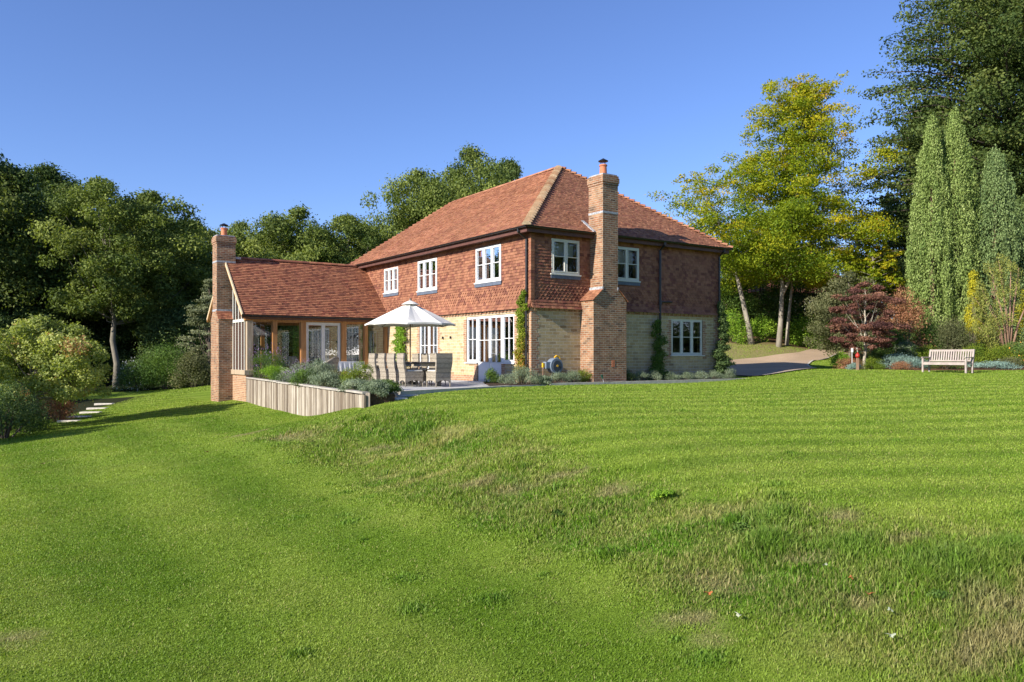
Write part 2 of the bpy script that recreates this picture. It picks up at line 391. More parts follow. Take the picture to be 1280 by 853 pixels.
m, nt, out = new_mat('turf')
a = N(nt, 'ShaderNodeAttribute', attribute_name='Col')
n1 = noise(nt, objco(nt), 55, 4, 0.7); n2 = noise(nt, objco(nt), 7, 5, 0.65)
c1 = mixc(nt, 1.0, a.outputs['Color'], ramp(nt, [(0.3, (0.45, 0.5, 0.45)), (0.7, (1.15, 1.12, 1.1))], n1).outputs[0], 'MULTIPLY')
c1 = mixc(nt, 1.0, c1, ramp(nt, [(0.3, (0.82, 0.84, 0.8)), (0.7, (1.1, 1.08, 1.1))], n2).outputs[0], 'MULTIPLY')
princ(nt, out, c1, 0.9, 0.08, 0, bump(nt, n1, 0.8, 0.025))
M_turf = m

def build_ground():
    xs = np.unique(np.r_[np.linspace(-600, -60, 14), np.arange(-60, -18, 1.0), np.arange(-18, 24, 0.3), np.arange(24, 60, 1.0), np.linspace(60, 600, 14)])
    ys = np.unique(np.r_[np.linspace(-300, -12, 8), np.arange(-12, 3, 1.0), np.arange(3, 44, 0.3), np.arange(44, 100, 1.2), np.linspace(100, 900, 14)])
    X, Y = np.meshgrid(xs, ys); Z = ground(X, Y)
    B = bank_mask(X, Y)
    Z = Z + (fbm(X * 1.6, Y * 1.6, 77) - .5) * (0.02 + 0.06 * B)
    Z = Z + (fbm(X * .5, Y * .5, 78) - .5) * 0.06 * B
    Z = Z - .07 * B
    # sink below the house, terrace and floors
    a_ = (X - .647) * .8231 + (Y - 26.6) * .5679; b_ = -(X - .647) * .5679 + (Y - 26.6) * .8231
    inside = (a_ > 0.1) & (a_ < 9.3) & (b_ > 0.1) & (b_ < 14); Z = np.where(inside, -0.4, Z)
    col_ = lawn_colour(X, Y, B)
    soil = np.array([0.10, 0.065, 0.04])
    far = np.clip((np.hypot(X, Y - 30) - 55) / 30, 0, 1)[..., None]
    col_ = col_ * (1 - far) + np.array([0.05, 0.075, 0.02]) * far
    bed = (Y > lawn_edge(X) + (fbm(X * .8, Y * .8, 51) - .5) * .5) & (X > 15.2) & (X > .418 * Y)
    bed |= (X > 8) & (Y > 52.6) & (X < 24)
    lf = fbm(X * 3, Y * 3, 61)[..., None]
    bc = np.array([0.14, 0.075, 0.045]) * (0.6 + lf)
    col_ = np.where(bed[..., None], bc, col_)
    # rough bank of soil, clippings and leaf litter behind the drive
    mound = np.exp(-(((X - 15.8) / 5.5) ** 2 + ((Y - 51.6) / 2.0) ** 2)) [..., None]
    mc = np.array([0.20, 0.20, 0.06]) * (1 - lf) * 1.4 + np.array([0.30, 0.22, 0.14]) * lf
    col_ = col_ * (1 - np.clip(mound * 1.6, 0, 1)) + mc * np.clip(mound * 1.6, 0, 1)
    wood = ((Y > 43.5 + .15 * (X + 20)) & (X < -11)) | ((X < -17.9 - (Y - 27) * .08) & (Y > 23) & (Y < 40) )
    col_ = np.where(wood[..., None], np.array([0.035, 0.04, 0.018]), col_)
    ny, nx = X.shape; idx = np.arange(nx * ny).reshape(ny, nx)
    f = np.stack([idx[:-1, :-1], idx[:-1, 1:], idx[1:, 1:], idx[1:, :-1]], -1).reshape(-1, 4)
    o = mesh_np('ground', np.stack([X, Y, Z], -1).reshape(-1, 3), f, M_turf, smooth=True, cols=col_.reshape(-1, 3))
    tag(o, kind='structure')
build_ground()

# ------------------------------------------------------------------ grass blades over the lawns (more than anyone could count)
def in_terrace(x, y):
    # polygon of paving, beds and building footprints
    poly = TERR
    ins = np.zeros(x.shape, bool); j = len(poly) - 1
    for i in range(len(poly)):
        xi, yi = poly[i]; xj, yj = poly[j]
        c = ((yi > y) != (yj > y)) & (x < (xj - xi) * (y - yi) / (yj - yi + 1e-12) + xi); ins ^= c; j = i
    return ins
W0 = Vector((-10.75, 32.1, 0)); W1 = Vector((-3.5, 18.8, 0))
TERR = [(-10.9, 32.2), (-3.6, 18.75), (-3.0, 19.6), (-2.75, 20.9), (-.96, 23.75), (1.19, 25.75), (3.66, 27.45), (9.6, 31.9), (9.6, 33.0), (3, 50), (-8, 50), (-16, 38.5), (-13.4, 34.4)]
DR_L = [(4, 50), (10, 49.3), (13.2, 49.2), (15.8, 50), (18.5, 51.2), (21, 54), (25, 60)]
DR_R = [(7, 36), (9.7, 32.7), (12.4, 34.3), (14.2, 36.8), (15.0, 40.3), (17.5, 45.5), (20.5, 50), (24, 56), (29, 60)]
def inpoly(x, y, poly):
    ins = np.zeros(x.shape, bool); j = len(poly) - 1
    for i in range(len(poly)):
        xi, yi = poly[i]; xj, yj = poly[j]; ins ^= ((yi > y) != (yj > y)) & (x < (xj - xi) * (y - yi) / (yj - yi + 1e-12) + xi); j = i
    return ins
def build_grass():
    rng = np.random.default_rng(5)
    m, nt, out = new_mat('grass_blade')
    a = N(nt, 'ShaderNodeAttribute', attribute_name='Col')
    p = princ(nt, None, a.outputs['Color'], 0.55, 0.22)
    tl = N(nt, 'ShaderNodeBsdfTranslucent'); LK(nt, mixc(nt, 1.0, a.outputs['Color'], (1.3, 1.3, .6), 'MULTIPLY'), tl.inputs[0])
    mx = N(nt, 'ShaderNodeMixShader'); mx.inputs[0].default_value = 0.35
    LK(nt, p.outputs[0], mx.inputs[1]); LK(nt, tl.outputs[0], mx.inputs[2]); LK(nt, mx.outputs[0], out.inputs[0])
    n = 1150000
    # density falls with the square of the distance
    d = np.exp(rng.uniform(math.log(4.6), math.log(56), n)); ratio = rng.uniform(-0.74, 0.74, n)
    x = d * ratio; y = d
    # clumping
    x += rng.normal(0, 0.012, n) * d * .3; y += rng.normal(0, 0.02, n) * d * .3
    keep = ~in_terrace(x, y) & ~inpoly(x, y, DR_R + DR_L[::-1]) & ~((x > 15.2) & (y > lawn_edge(x)-.1) & (x > .418 * y)) & ~((x > 8) & (y > 53)) & ~((x < -17.9 - (y - 27) * .08) & (y > 23)) & ~((x<-11)&(y > 43.5 + .15 * (x + 20)))
    x = x[keep]; y = y[keep]; d = d[keep]; n = len(x)
    bk = bank_mask(x, y)
    z = ground(x, y) + (fbm(x * 1.6, y * 1.6, 77) - .5) * (0.02 + 0.06 * bk) + (fbm(x * .5, y * .5, 78) - .5) * 0.06 * bk - .07 * bk
    patch = np.clip((fbm(x * 1.1, y * 1.1, 91) - .45) * 4, 0, 1)
    dens = fbm(x * 3.0, y * 3.0, 92)
    bare = dryness(x, y) * bk
    keep = rng.uniform(0, 1, n) > np.maximum(bare * 0.6, spots(x, y) * .6)
    x, y, z, d, bk, patch, dens = [q[keep] for q in (x, y, z, d, bk, patch, dens)]; n = len(x)
    # long tufts of unmown grass near the right of the bank
    tuft = np.zeros(n)
    tl_ = [(3.65, 6.6, .5), (4.25, 6.75, .38), (3.1, 7.1, .28), (2.6, 7.9, .35), (2.35, 7.35, .25), (1.75, 9.0, .14), (4.9, 7.4, .2), (-2.0, 16.5, .5)]
    for q in range(46):
        cy = rng.uniform(5.5, 18); cx = cy * rng.uniform(-.3, .65); tl_.append((cx, cy, rng.uniform(.06, .2)))
    for cx, cy, r in tl_:
        tuft = np.maximum(tuft, np.exp(-(((x - cx) / r) ** 2 + ((y - cy) / (r * .8)) ** 2)))
    hgt = ((0.013 + 0.009 * dens) * (1 + .5 * bk) + .000 + bk * (0.010 + 0.034 * patch) + 0.075 * tuft * (0.4+dens) * (.3 + .7 * np.minimum(1, bk * 2))) * rng.uniform(0.6, 1.35, n) * (1 + d * .02)
    wid = (0.0012 + 0.00042 * d) * rng.uniform(.7, 1.3, n) * (1 + .5 * tuft)
    th = rng.uniform(0, 2 * math.pi, n); lean = rng.uniform(0.15, 0.9, n) * hgt
    dirx = np.cos(th); diry = np.sin(th); ph = th + math.pi / 2 + rng.normal(0, .4, n); wx = np.cos(ph) * wid; wy = np.sin(ph) * wid
    z = z - 0.006
    b0 = np.stack([x - wx, y - wy, z], 1); b1 = np.stack([x + wx, y + wy, z], 1)
    mx_ = x + dirx * lean * .35; my_ = y + diry * lean * .35; mz = z + hgt * .62
    m0 = np.stack([mx_ - wx * .75, my_ - wy * .75, mz], 1); m1 = np.stack([mx_ + wx * .75, my_ + wy * .75, mz], 1)
    tp = np.stack([x + dirx * lean, y + diry * lean, z + hgt], 1)
    V = np.stack([b0, b1, m1, m0, tp], 1).reshape(-1, 3); k = np.arange(n) * 5
    c = lawn_colour(x, y, bk) * (1 + rng.uniform(-1, 1, n) * (.30 + .28 * bk))[:, None]
    yl = rng.uniform(0, 1, n) < (0.05 + .16 * bk * (1 - tuft)); c[yl] = c[yl] * .4 + np.array([0.42, 0.36, 0.15]) * .6
    c = c * (1 - .55 * tuft[:, None]) + np.array([0.11, 0.24, 0.025]) * .55 * tuft[:, None] * rng.uniform(.6, 1.4, n)[:, None]
    T = np.concatenate([np.stack([k, k + 1, k + 2], 1), np.stack([k, k + 2, k + 3], 1), np.stack([k + 3, k + 2, k + 4], 1)])
    o = mesh_np('grass', V, T, m, cols=np.tile(c, (3, 1)), tri=True)
    tag(o, 'short mown green grass covering both lawns and the bank', 'grass', kind='stuff')
build_grass()

# ------------------------------------------------------------------ materials
M_brick = mat_brick('brick', (0.27, 0.115, 0.06), (0.40, 0.235, 0.13), (0.40, 0.335, 0.25), c3=(0.085, 0.042, 0.034), white=0.2, ms=0.010, var=.9)
M_brick_light = mat_brick('pale_brick', (0.34, 0.16, 0.085), (0.45, 0.28, 0.16), (0.50, 0.42, 0.31), c3=(0.24, 0.10, 0.06), white=0.3)
M_stone = mat_brick('sandstone', (0.45, 0.325, 0.165), (0.56, 0.45, 0.265), (0.56, 0.48, 0.35), bw=0.31, rh=0.112, ms=0.014, c3=(0.26, 0.17, 0.085), sq=0.03, bstr=0.9)
M_rooftile = mat_tint('roof_tile', [(0, (0.27, 0.11, 0.063)), (0.35, (0.36, 0.16, 0.085)), (0.7, (0.42, 0.20, 0.11)), (1, (0.29, 0.11, 0.068))], nscale=9)
M_roofold = mat_tint('roof_tile_mixed', [(0, (0.19, 0.072, 0.045)), (0.3, (0.31, 0.118, 0.065)), (0.75, (0.40, 0.17, 0.088)), (1, (0.24, 0.08, 0.048))], nscale=9)
M_walltile = mat_tint('wall_tile', [(0, (0.16, 0.058, 0.037)), (0.25, (0.26, 0.105, 0.058)), (0.75, (0.33, 0.148, 0.082)), (1, (0.195, 0.068, 0.046))], nscale=9)
M_bonnet_lit = mat_tint('ridge_tile', [(0, (0.34, 0.19, 0.11)), (0.5, (0.5, 0.38, 0.25)), (1, (0.38, 0.22, 0.13))])  # front hip: pale mortar buff, lightened in colour to look sunlit
M_mortar = mat_plain('mortar_bedding', (0.55, 0.44, 0.29), 0.9, .2, var=.25, nscale=12)
M_lead = mat_plain('lead', (0.34, 0.36, 0.40), 0.5, 0.5, 0.3, var=.2)
M_leadw = mat_plain('weathered_lead', (0.33, 0.34, 0.36), 0.7, 0.4, 0, var=.4, nscale=14)
M_slate = mat_plain('slate', (0.10, 0.12, 0.16), 0.6, var=.2)
M_white = mat_plain('white_paint', (0.66, 0.66, 0.65), 0.4, 0.4, var=.03)
M_cream = mat_plain('cream_paint', (0.60, 0.59, 0.52), 0.45, 0.4, var=.05)
M_black = mat_plain('black_gutter', (0.012, 0.012, 0.014), 0.35, 0.5, var=.1)
M_fascia = mat_plain('brown_fascia', (0.10, 0.042, 0.032), 0.6, var=.2)
M_terracotta = mat_plain('terracotta', (0.50, 0.17, 0.08), 0.7, var=.15)
M_glass = mat_glass('window_glass', 0.03)
M_glass2 = mat_glass('large_glazing', 0.045)
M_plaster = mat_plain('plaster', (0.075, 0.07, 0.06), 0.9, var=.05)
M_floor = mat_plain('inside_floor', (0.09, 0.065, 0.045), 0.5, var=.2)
M_fabric = mat_plain('curtain_fabric', (0.55, 0.52, 0.44), 0.9, var=.1)
M_oak = mat_wood('honey_oak', (0.26, 0.11, 0.035), (0.46, 0.24, 0.09), (12, 12, 1.2))
M_oakgrey = mat_wood('weathered_oak', (0.28, 0.20, 0.13), (0.48, 0.39, 0.28), (14, 14, 1.2))
M_plank = mat_wood('silvered_boards', (0.13, 0.10, 0.075), (0.43, 0.39, 0.34), (22, 22, 1.6), tint=True)
M_cap = mat_wood('silvered_capping', (0.28, 0.25, 0.22), (0.50, 0.46, 0.40), (3, 3, 20))
M_pave = mat_brick('paving', (0.42, 0.42, 0.42), (0.50, 0.49, 0.47), (0.30, 0.29, 0.27), bw=0.9, rh=0.6, ms=0.008, sq=0.0, bstr=.2, var=.3)
M_edging = mat_plain('stone_edging', (0.52, 0.48, 0.40), 0.85, var=.2)
M_soil = mat_plain('soil', (0.075, 0.05, 0.033), 0.95, .1, var=.5, nscale=20, bmp=.6)
M_teak = mat_wood('pale_teak', (0.29, 0.24, 0.22), (0.43, 0.37, 0.33), (6, 6, 6))
M_canvas = mat_plain('cream_canvas', (0.66, 0.64, 0.59), 0.85, .2, var=.03, nscale=3)
M_bark = mat_wood('bark', (0.12, 0.095, 0.07), (0.30, 0.25, 0.19), (5, 5, 2), 0.9)
M_barkpale = mat_wood('pale_bark', (0.26, 0.22, 0.17), (0.50, 0.45, 0.36), (4, 4, 1.5), 0.9)
M_barkdark = mat_wood('dark_bark', (0.06, 0.048, 0.035), (0.14, 0.11, 0.085), (5, 5, 2), 0.9)
M_barkred = mat_wood('reddish_bark', (0.16, 0.09, 0.055), (0.34, 0.22, 0.15), (8, 8, 1.5), 0.9)

M_barkgrey = mat_wood('grey_bark', (0.13, 0.115, 0.09), (0.27, 0.24, 0.19), (4, 4, 1.5), 0.9)
M_barkmid = mat_wood('beech_bark', (0.17, 0.15, 0.12), (0.36, 0.32, 0.26), (4, 4, 1.5), 0.9)
def mat_wicker():
    m, nt, out = new_mat('wicker')
    uv = uvn(nt)
    b = N(nt, 'ShaderNodeTexBrick'); LK(nt, uv, b.inputs['Vector']); b.inputs['Scale'].default_value = 1
    b.inputs['Brick Width'].default_value = .05; b.inputs['Row Height'].default_value = .016; b.inputs['Mortar Size'].default_value = .002
    b.inputs['Color1'].default_value = (0.33, 0.28, 0.21, 1); b.inputs['Color2'].default_value = (0.50, 0.44, 0.345, 1); b.inputs['Mortar'].default_value = (0.10, 0.08, 0.06, 1)
    w = N(nt, 'ShaderNodeTexWave', bands_direction='Y'); w.inputs['Scale'].default_value = 2.2; w.inputs['Distortion'].default_value = .6; LK(nt, uv, w.inputs['Vector'])
    c = mixc(nt, 1.0, b.outputs['Color'], ramp(nt, [(0.0, (0.72,) * 3), (0.5, (1.05,) * 3)], w.outputs['Fac']).outputs[0], 'MULTIPLY')
    princ(nt, out, c, 0.6, .3, 0, bump(nt, math_n(nt, 'MULTIPLY', b.outputs['Fac'], -1.0), .7, .006)); return m
M_wicker = mat_wicker()
def mat_gravel():
    m, nt, out = new_mat('resin_gravel')
    n1 = noise(nt, objco(nt), 40, 4, .7); n2 = noise(nt, objco(nt), .5, 5)
    c = ramp(nt, [(0.3, (0.30, 0.21, 0.14)), (0.7, (0.50, 0.38, 0.27))], n1).outputs[0]
    c = mixc(nt, 1.0, c, ramp(nt, [(0.3, (0.85,) * 3), (0.7, (1.08,) * 3)], n2).outputs[0], 'MULTIPLY')
    princ(nt, out, c, .9, .2, 0, bump(nt, n1, .5, .01)); return m
M_drive = mat_gravel()

# ------------------------------------------------------------------ drive, paving, edging
def strip(name, left, right, mat, nseg=60, nw=8, lift=0.03):
    L_ = np.array(left, float); R_ = np.array(right, float)
    def res(P):
        s = np.r_[0, np.cumsum(np.hypot(*np.diff(P, axis=0).T))]; t = np.linspace(0, s[-1], nseg + 1)
        q = np.c_[np.interp(t, s, P[:, 0]), np.interp(t, s, P[:, 1])]
        for _ in range(3): q[1:-1] = (q[:-2] + q[1:-1] * 2 + q[2:]) / 4
        return q
    l = res(L_); r = res(R_); w = np.linspace(0, 1, nw + 1)[None, :, None]
    G = l[:, None] * (1 - w) + r[:, None] * w; X = G[..., 0]; Y = G[..., 1]; Z = ground(X, Y) + lift
    ny, nx = X.shape; idx = np.arange(nx * ny).reshape(ny, nx)
    f = np.stack([idx[:-1, :-1], idx[:-1, 1:], idx[1:, 1:], idx[1:, :-1]], -1).reshape(-1, 4)
    o = mesh_np(name, np.stack([X, Y, Z], -1).reshape(-1, 3), f, mat, smooth=True); return tag(o, kind='structure')
strip('driveway', DR_L, DR_R, M_drive, lift=.05)
strip('drive_edging', DR_R[1:7], [(p[0] + .09, p[1] - .04) for p in DR_R[1:7]], M_edging, nw=1, lift=.06)

def slab(name, poly, z0, z1, mat, kind='structure'):
    b = MB(); b.prism(poly, z0, z1, lambda u, d, v: (u, v, d)); o = b.build(name, mat); return tag(o, kind=kind)
# local house-plan helper for polygons
def hp(a, b): p = H(a, b); return (p.x, p.y)
slab('terrace', [(-3.05, 20.55), (-0.96, 23.85), (.1,24.9), hp(-.0, -.9), hp(0.02, 14.1), hp(-6.2, 11.15),(-10.3, 32.0), (-6.2, 24.6), (-3.2, 19.9)], -0.6, 0.0, M_pave)
slab('planting_bed', [hp(-2.3,-.95), hp(0.05, -.9), hp(9.5, -.9), hp(9.5, 0.02), hp(0, 0.02), hp(-.02, 1.7), hp(-.9, 1.6)], -0.5, 0.03, M_soil)
b = MB()
for a0 in np.arange(0.05, 9.5, 0.62):
    za = gz(*hp(a0, -.95)) * .5 + .01
    b.box(a0, a0 + .612, -1.02, -.90, -.2, 0.045, random.random())
o = b.build('path_edging', M_edging, loc=(A0.x, A0.y, 0), rz=RA); tag(o, kind='structure')
b = MB(); b.box(-.03, .12, 0, 4.9, -.2, .022)
o = b.build('terrace_edging', M_edging, loc=(-3.0, 20.62, 0), rz=-math.atan2(3.1, 4.28)); tag(o, kind='structure')

# ------------------------------------------------------------------ roof / wall tiling
rnd = random.Random(7)
def tiles(mb, O, u, v, n, u0, u1, v0, v1, inside, tw=0.165, g=0.10, thick=0.013, lift=0.022, point=None, off=None, jitter=0.004, stagger=True):
    """courses of plain tiles as separate little slabs; v runs up the slope"""
    O = Vector(O); u = Vector(u).normalized(); v = Vector(v).normalized(); n = Vector(n).normalized()
    rows = int((v1 - v0) / g)
    for r in range(rows):
        vb = v0 + r * g; st = (tw / 2 if r % 2 and stagger else 0)
        rowt = rnd.uniform(-.14, .14); o0 = off(vb) if off else 0.0; o1 = off(vb + g * 1.3) if off else 0.0
        uu = u0 - st
        pt = point and point(vb)
        while uu < u1:
            cu = uu + tw / 2; cv = vb + g / 2
            if inside(cu, cv):
                j = rnd.uniform(-jitter, jitter); lf = lift + rnd.uniform(-.003, .006)
                a = max(uu, u0) + .002; c = min(uu + tw, u1) - .002; t = min(1, max(0, rnd.random() + rowt))
                top = vb + g * 1.25
                lo = n * (lf + o0); lt = n * (lf - thick + o0); hi = n * (0.004 + o1)
                if pt:
                    mid = (a + c) / 2; sh = g * .42
                    P = [O + u * a + v * (vb + sh) + lo, O + u * mid + v * (vb - .01) + lo, O + u * c + v * (vb + sh) + lo, O + u * c + v * top + hi, O + u * a + v * top + hi,
                         O + u * a + v * (vb + sh) + lt, O + u * mid + v * (vb - .01) + lt, O + u * c + v * (vb + sh) + lt]
                    mb.add(P, [(0, 1, 2, 3, 4), (5, 6, 1, 0), (6, 7, 2, 1)], t)
                else:
                    tw_ = n * rnd.uniform(-.005, .005); P = [O + u * a + v * (vb + j) + lo + tw_, O + u * c + v * (vb - j) + lo - tw_, O + u * c + v * top + hi, O + u * a + v * top + hi,
                         O + u * a + v * (vb + j) + lt, O + u * c + v * (vb - j) + lt, O + u * c + v * (top) - n * .01, O + u * a + v * (top) - n * .01]
                    mb.add(P, [(0, 1, 2, 3), (4, 5, 1, 0), (5, 6, 2, 1), (7, 4, 0, 3)], t)
            uu += tw

def plane_tiles(mb, poly, **kw):
    """tile a planar roof polygon (first edge is the eave, anticlockwise seen from outside)"""
    P = [Vector(p) for p in poly]; u = (P[1] - P[0]).normalized()
    nn = u.cross(P[2] - P[1]).normalized()
    if nn.z < 0: nn = -nn
    v = nn.cross(u).normalized()
    if v.z < 0: v = -v
    q = [((p - P[0]).dot(u), (p - P[0]).dot(v)) for p in P]
    def inside(x, y):
        c = False; j = len(q) - 1
        for i in range(len(q)):
            if (q[i][1] > y) != (q[j][1] > y) and x < (q[j][0] - q[i][0]) * (y - q[i][1]) / (q[j][1] - q[i][1]) + q[i][0]: c = not c
            j = i
        return c
    us = [a for a, _ in q]; vs = [b_ for _, b_ in q]
    tiles(mb, P[0], u, v, nn, min(us), max(us), 0, max(vs), inside, **kw)
    return nn
def ridge_tiles(mb, p, q, r=0.12, seg=0.3, bonnet=False):
    p = Vector(p); q = Vector(q); L_ = (q - p).length; d = (q - p) / L_; n = max(1, int(L_ / seg))
    side = d.cross(Vector((0, 0, 1))).normalized(); up = side.cross(d).normalized()
    for i in range(n):
        a = p + d * (i * L_ / n - (.02 if bonnet else 0)); c = p + d * ((i + 1) * L_ / n + .01)
        r0 = r * (1.12 if bonnet else 1.0) + rnd.uniform(-.004, .004); r1 = r * (0.80 if bonnet else 1.0)
        lift0 = .05 if bonnet else .0
        K = 6; vs = []
        for pt, rr, lf in ((a, r0, lift0), (c, r1, 0)):
            for k in range(K + 1):
                t = math.pi * (k / K) * 1.0
                vs.append(pt + side * math.cos(t) * rr + up * (math.sin(t) * rr * .75 + lf - .03))
        fs = [(k, k + 1, K + 2 + k, K + 1 + k) for k in range(K)] + [tuple(range(K, -1, -1)), tuple(range(K + 1, 2 * K + 2))]
        mb.add(vs, fs, rnd.random())

# ------------------------------------------------------------------ walls with openings
def wall_panel(mb, M, u0, u1, z0, z1, holes, th=0.3):
    us = sorted(set([u0, u1] + [x for h in holes for x in h[:2] if u0 < x < u1])); zs = sorted(set([z0, z1] + [x for h in holes for x in h[2:] if z0 < x < z1]))
    def hole(u, z): return any(h[0] < u < h[1] and h[2] < z < h[3] for h in holes)
    for i in range(len(us) - 1):
        for j in range(len(zs) - 1):
            a, c = us[i], us[i + 1]; e, g = zs[j], zs[j + 1]
            if hole((a + c) / 2, (e + g) / 2): continue
            for d in (0, -th): mb.quad(M(a, d, e), M(c, d, e), M(c, d, g), M(a, d, g))
    for (a, c, e, g) in holes:
        e2 = max(e, z0); g2 = min(g, z1)
        if g2 <= e2: continue
        mb.quad(M(a, 0, e2), M(a, -th, e2), M(a, -th, g2), M(a, 0, g2)); mb.quad(M(c, 0, e2), M(c, -th, e2), M(c, -th, g2), M(c, 0, g2))
        if e >= z0: mb.quad(M(a, 0, e), M(c, 0, e), M(c, -th, e), M(a, -th, e))
        if g <= z1: mb.quad(M(a, 0, g), M(c, 0, g), M(c, -th, g), M(a, -th, g))
ML = lambda u, d, z: (-d, u, z)            # long wall facing the terrace
MR = lambda u, d, z: (u, -d, z)            # chimney wall facing the lawn
MLb = lambda u, d, z: (9.4 + d, u, z)
MRb = lambda u, d, z: (u, 14.2 + d, z)

house = empty('house', A0, RA, 'large two storey house with red hipped tile roof, tile hung upper walls and sandstone below', 'house')
def casement(parent, M, u0, u1, z0, z1, lights, bars=1, rec=0.03, mat=M_white, glass=None, sill='stone', vb=0, fw=0.055, bottom_panel=0.0, name='window', curtain=None):
    """frame with casements; u0..u1, z0..z1; lights side by side; bars = horizontal glazing bars per light"""
    glass = glass or M_glass
    b = MB(); B = lambda a, c, d0, d1, e, g: b.box(a, c, d0, d1, e, g, M=lambda x, y, z: M(x, y, z))
    D0, D1 = -rec - .06, -rec
    if rec < 0: D0, D1 = -.05, -rec
    B(u0, u1, D0, D1, z1 - fw, z1); B(u0, u1, D0, D1, z0, z0 + fw)
    B(u0, u0 + fw, D0, D1, z0 + fw, z1 - fw); B(u1 - fw, u1, D0, D1, z0 + fw, z1 - fw)
    w = (u1 - u0 - fw) / lights; P = MB()
    for i in range(lights):
        a = u0 + fw + i * w; c = a + w - fw
        if i: B(a - fw, a, D0, D1, z0 + fw, z1 - fw)
        s = 0.04; zz0 = z0 + fw + bottom_panel
        d0, d1 = D0 + .012, D1 + .012
        B(a + .003, a + s, d0, d1, z0 + fw + .003, z1 - fw - .003); B(c - s, c - .003, d0, d1, z0 + fw + .003, z1 - fw - .003)
        B(a + s, c - s, d0, d1, z1 - fw - s, z1 - fw - .003); B(a + s, c - s, d0, d1, z0 + fw + .003, zz0 + s)
        gh = (z1 - fw - s) - (zz0 + s)
        for k in range(bars): zc = zz0 + s + gh * (k + 1) / (bars + 1); B(a + s, c - s, d0 + .01, d1 - .004, zc - .012, zc + .012)
        for k in range(vb): uc = a + s + (c - a - 2 * s) * (k + 1) / (vb + 1); B(uc - .012, uc + .012, d0 + .012, d1 - .006, zz0 + s, z1 - fw - s)
        dm = (d0 + d1) / 2; P.quad(M(a + s - .01, dm, zz0 + s - .01), M(c - s + .01, dm, zz0 + s - .01), M(c - s + .01, dm, z1 - fw - s + .01), M(a + s - .01, dm, z1 - fw - s + .01))
    w_ = b.build(name, mat, parent); P.build('pane', glass, w_, recalc=False)
    if sill:
        s_ = MB(); s_.box(u0 - .06, u1 + .06, -.02, .075, z0 - .045, z0 - .002, M=lambda x, y, z: M(x, y, z)); s_.build('sill', mat, w_)
        if sill == 'slate':
            s_ = MB(); s_.box(u0 - .04, u1 + .04, -.02, .055, z0 - .17, z0 - .047, M=lambda x, y, z: M(x, y, z)); s_.build('apron', M_slate, w_)
    if curtain:
        s_ = MB(); kind = curtain
        if kind == 'blind':
            for k in range(5): s_.box(u0 + .06, u1 - .06, -.26 - .008 * (k % 2), -.25, z1 - .1 - .09 * (k + 1), z1 - .1 - .09 * k, M=lambda x, y, z: M(x, y, z))
        else:
            for side in ((u0 + .02, u0 + .28), (u1 - .28, u1 - .02)):
                n = 8; xs = [side[0] + (side[1] - side[0]) * k / n for k in range(n + 1)]
                for k in range(n):
                    dd = lambda q: -.34 + .03 * (q % 2)
                    s_.quad(M(xs[k], dd(k), z0 - .1), M(xs[k + 1], dd(k + 1), z0 - .1), M(xs[k + 1], dd(k + 1), z1), M(xs[k], dd(k), z1))
                s_.build('curtain', M_fabric, w_, recalc=False); s_ = MB()
        if kind == 'blind': s_.build('blind', M_fabric, w_, recalc=False)
    return w_

hL = [(1.79, 3.48, 3.65, 4.93), (6.43, 8.08, 3.65, 4.9), (9.92, 11.33, 3.78, 4.87)]
hLd = [(.99, 4.2, .70, 2.41), (1.80, 3.39, -.7, .70), (6.43, 8.0, -.7, 2.39), (12.2, 13.1, -.7, 2.1)]
hR = [(.85, 2.07, 3.77, 4.97), (3.71, 4.93, 3.71, 4.93)]
hRd = [(6.66, 8.42, .97, 2.37)]
b = MB(); wall_panel(b, ML, 0, 14.2, 0.22, 2.6, hLd); wall_panel(b, MR, 0, 9.4, 0.22, 2.6, hRd)
wall_panel(b, MLb, 0, 14.2, 0.22, 2.6, []); wall_panel(b, MRb, 0, 9.4, 0.22, 2.6, [])
b.build('stone_wall', M_stone, house, recalc=False)
b = MB()
for M, hs, u1 in ((ML, hL, 14.2), (MR, hR, 9.4), (MLb, [], 14.2), (MRb, [], 9.4)): wall_panel(b, M, 0, u1, 2.6, 5.15, hs)
b.build('upper_wall', M_walltile, house, recalc=False)
# brick plinth, quoins and the dentil course under the tile hanging
b = MB(); bx = lambda M: (lambda a, c, d0, d1, e, g: b.box(a, c, d0, d1, e, g, M=lambda x, y, z: M(x, y, z)))
BL, BR = bx(ML), bx(MR)
BR(.0, 9.4, -.3, .006, -.6, .22)
b.build('plinth', M_brick_light, house)
for (a, c) in ((.0, 1.80), (3.39, 6.43), (8.0, 11.0), (13.1, 14.2)): b = MB(); bx(ML)(a, c, -.3, .02, -.6, .22); b.build('plinth', M_brick_light, house)
QZ = [(.225 + k * .15, .24 if k % 2 else .34) for k in range(15)]
b = MB(); BL, BR = bx(ML), bx(MR)
for z0, w in QZ: BL(-.003, w, -.05, .003, z0, z0 + .149); BR(-.0035, .58 - w, -.05, .0035, z0, z0 + .149)
b.build('quoin', M_brick_light, house)
b = MB(); BL, BR = bx(ML), bx(MR)
for z0, w in QZ: BR(9.4 - w, 9.408, -.05, .003, z0, z0 + .149)
b.build('quoin', M_brick_light, house)
for Mx, hs_ in ((ML, hLd), (MR, hRd)):
    for (a, c, e, g) in hs_:
        if g < 1: continue
        for side in (0, 1):
            b = MB(); B_ = bx(Mx)
            for z0, w in QZ:
                if z0 + .15 < g + .01 and z0 >= max(e, .2) - .16: B_(c if side else a - w * .65, c + w * .65 if side else a, -.05, .003, z0, z0 + .149)
            b.build('quoin', M_brick_light, house)
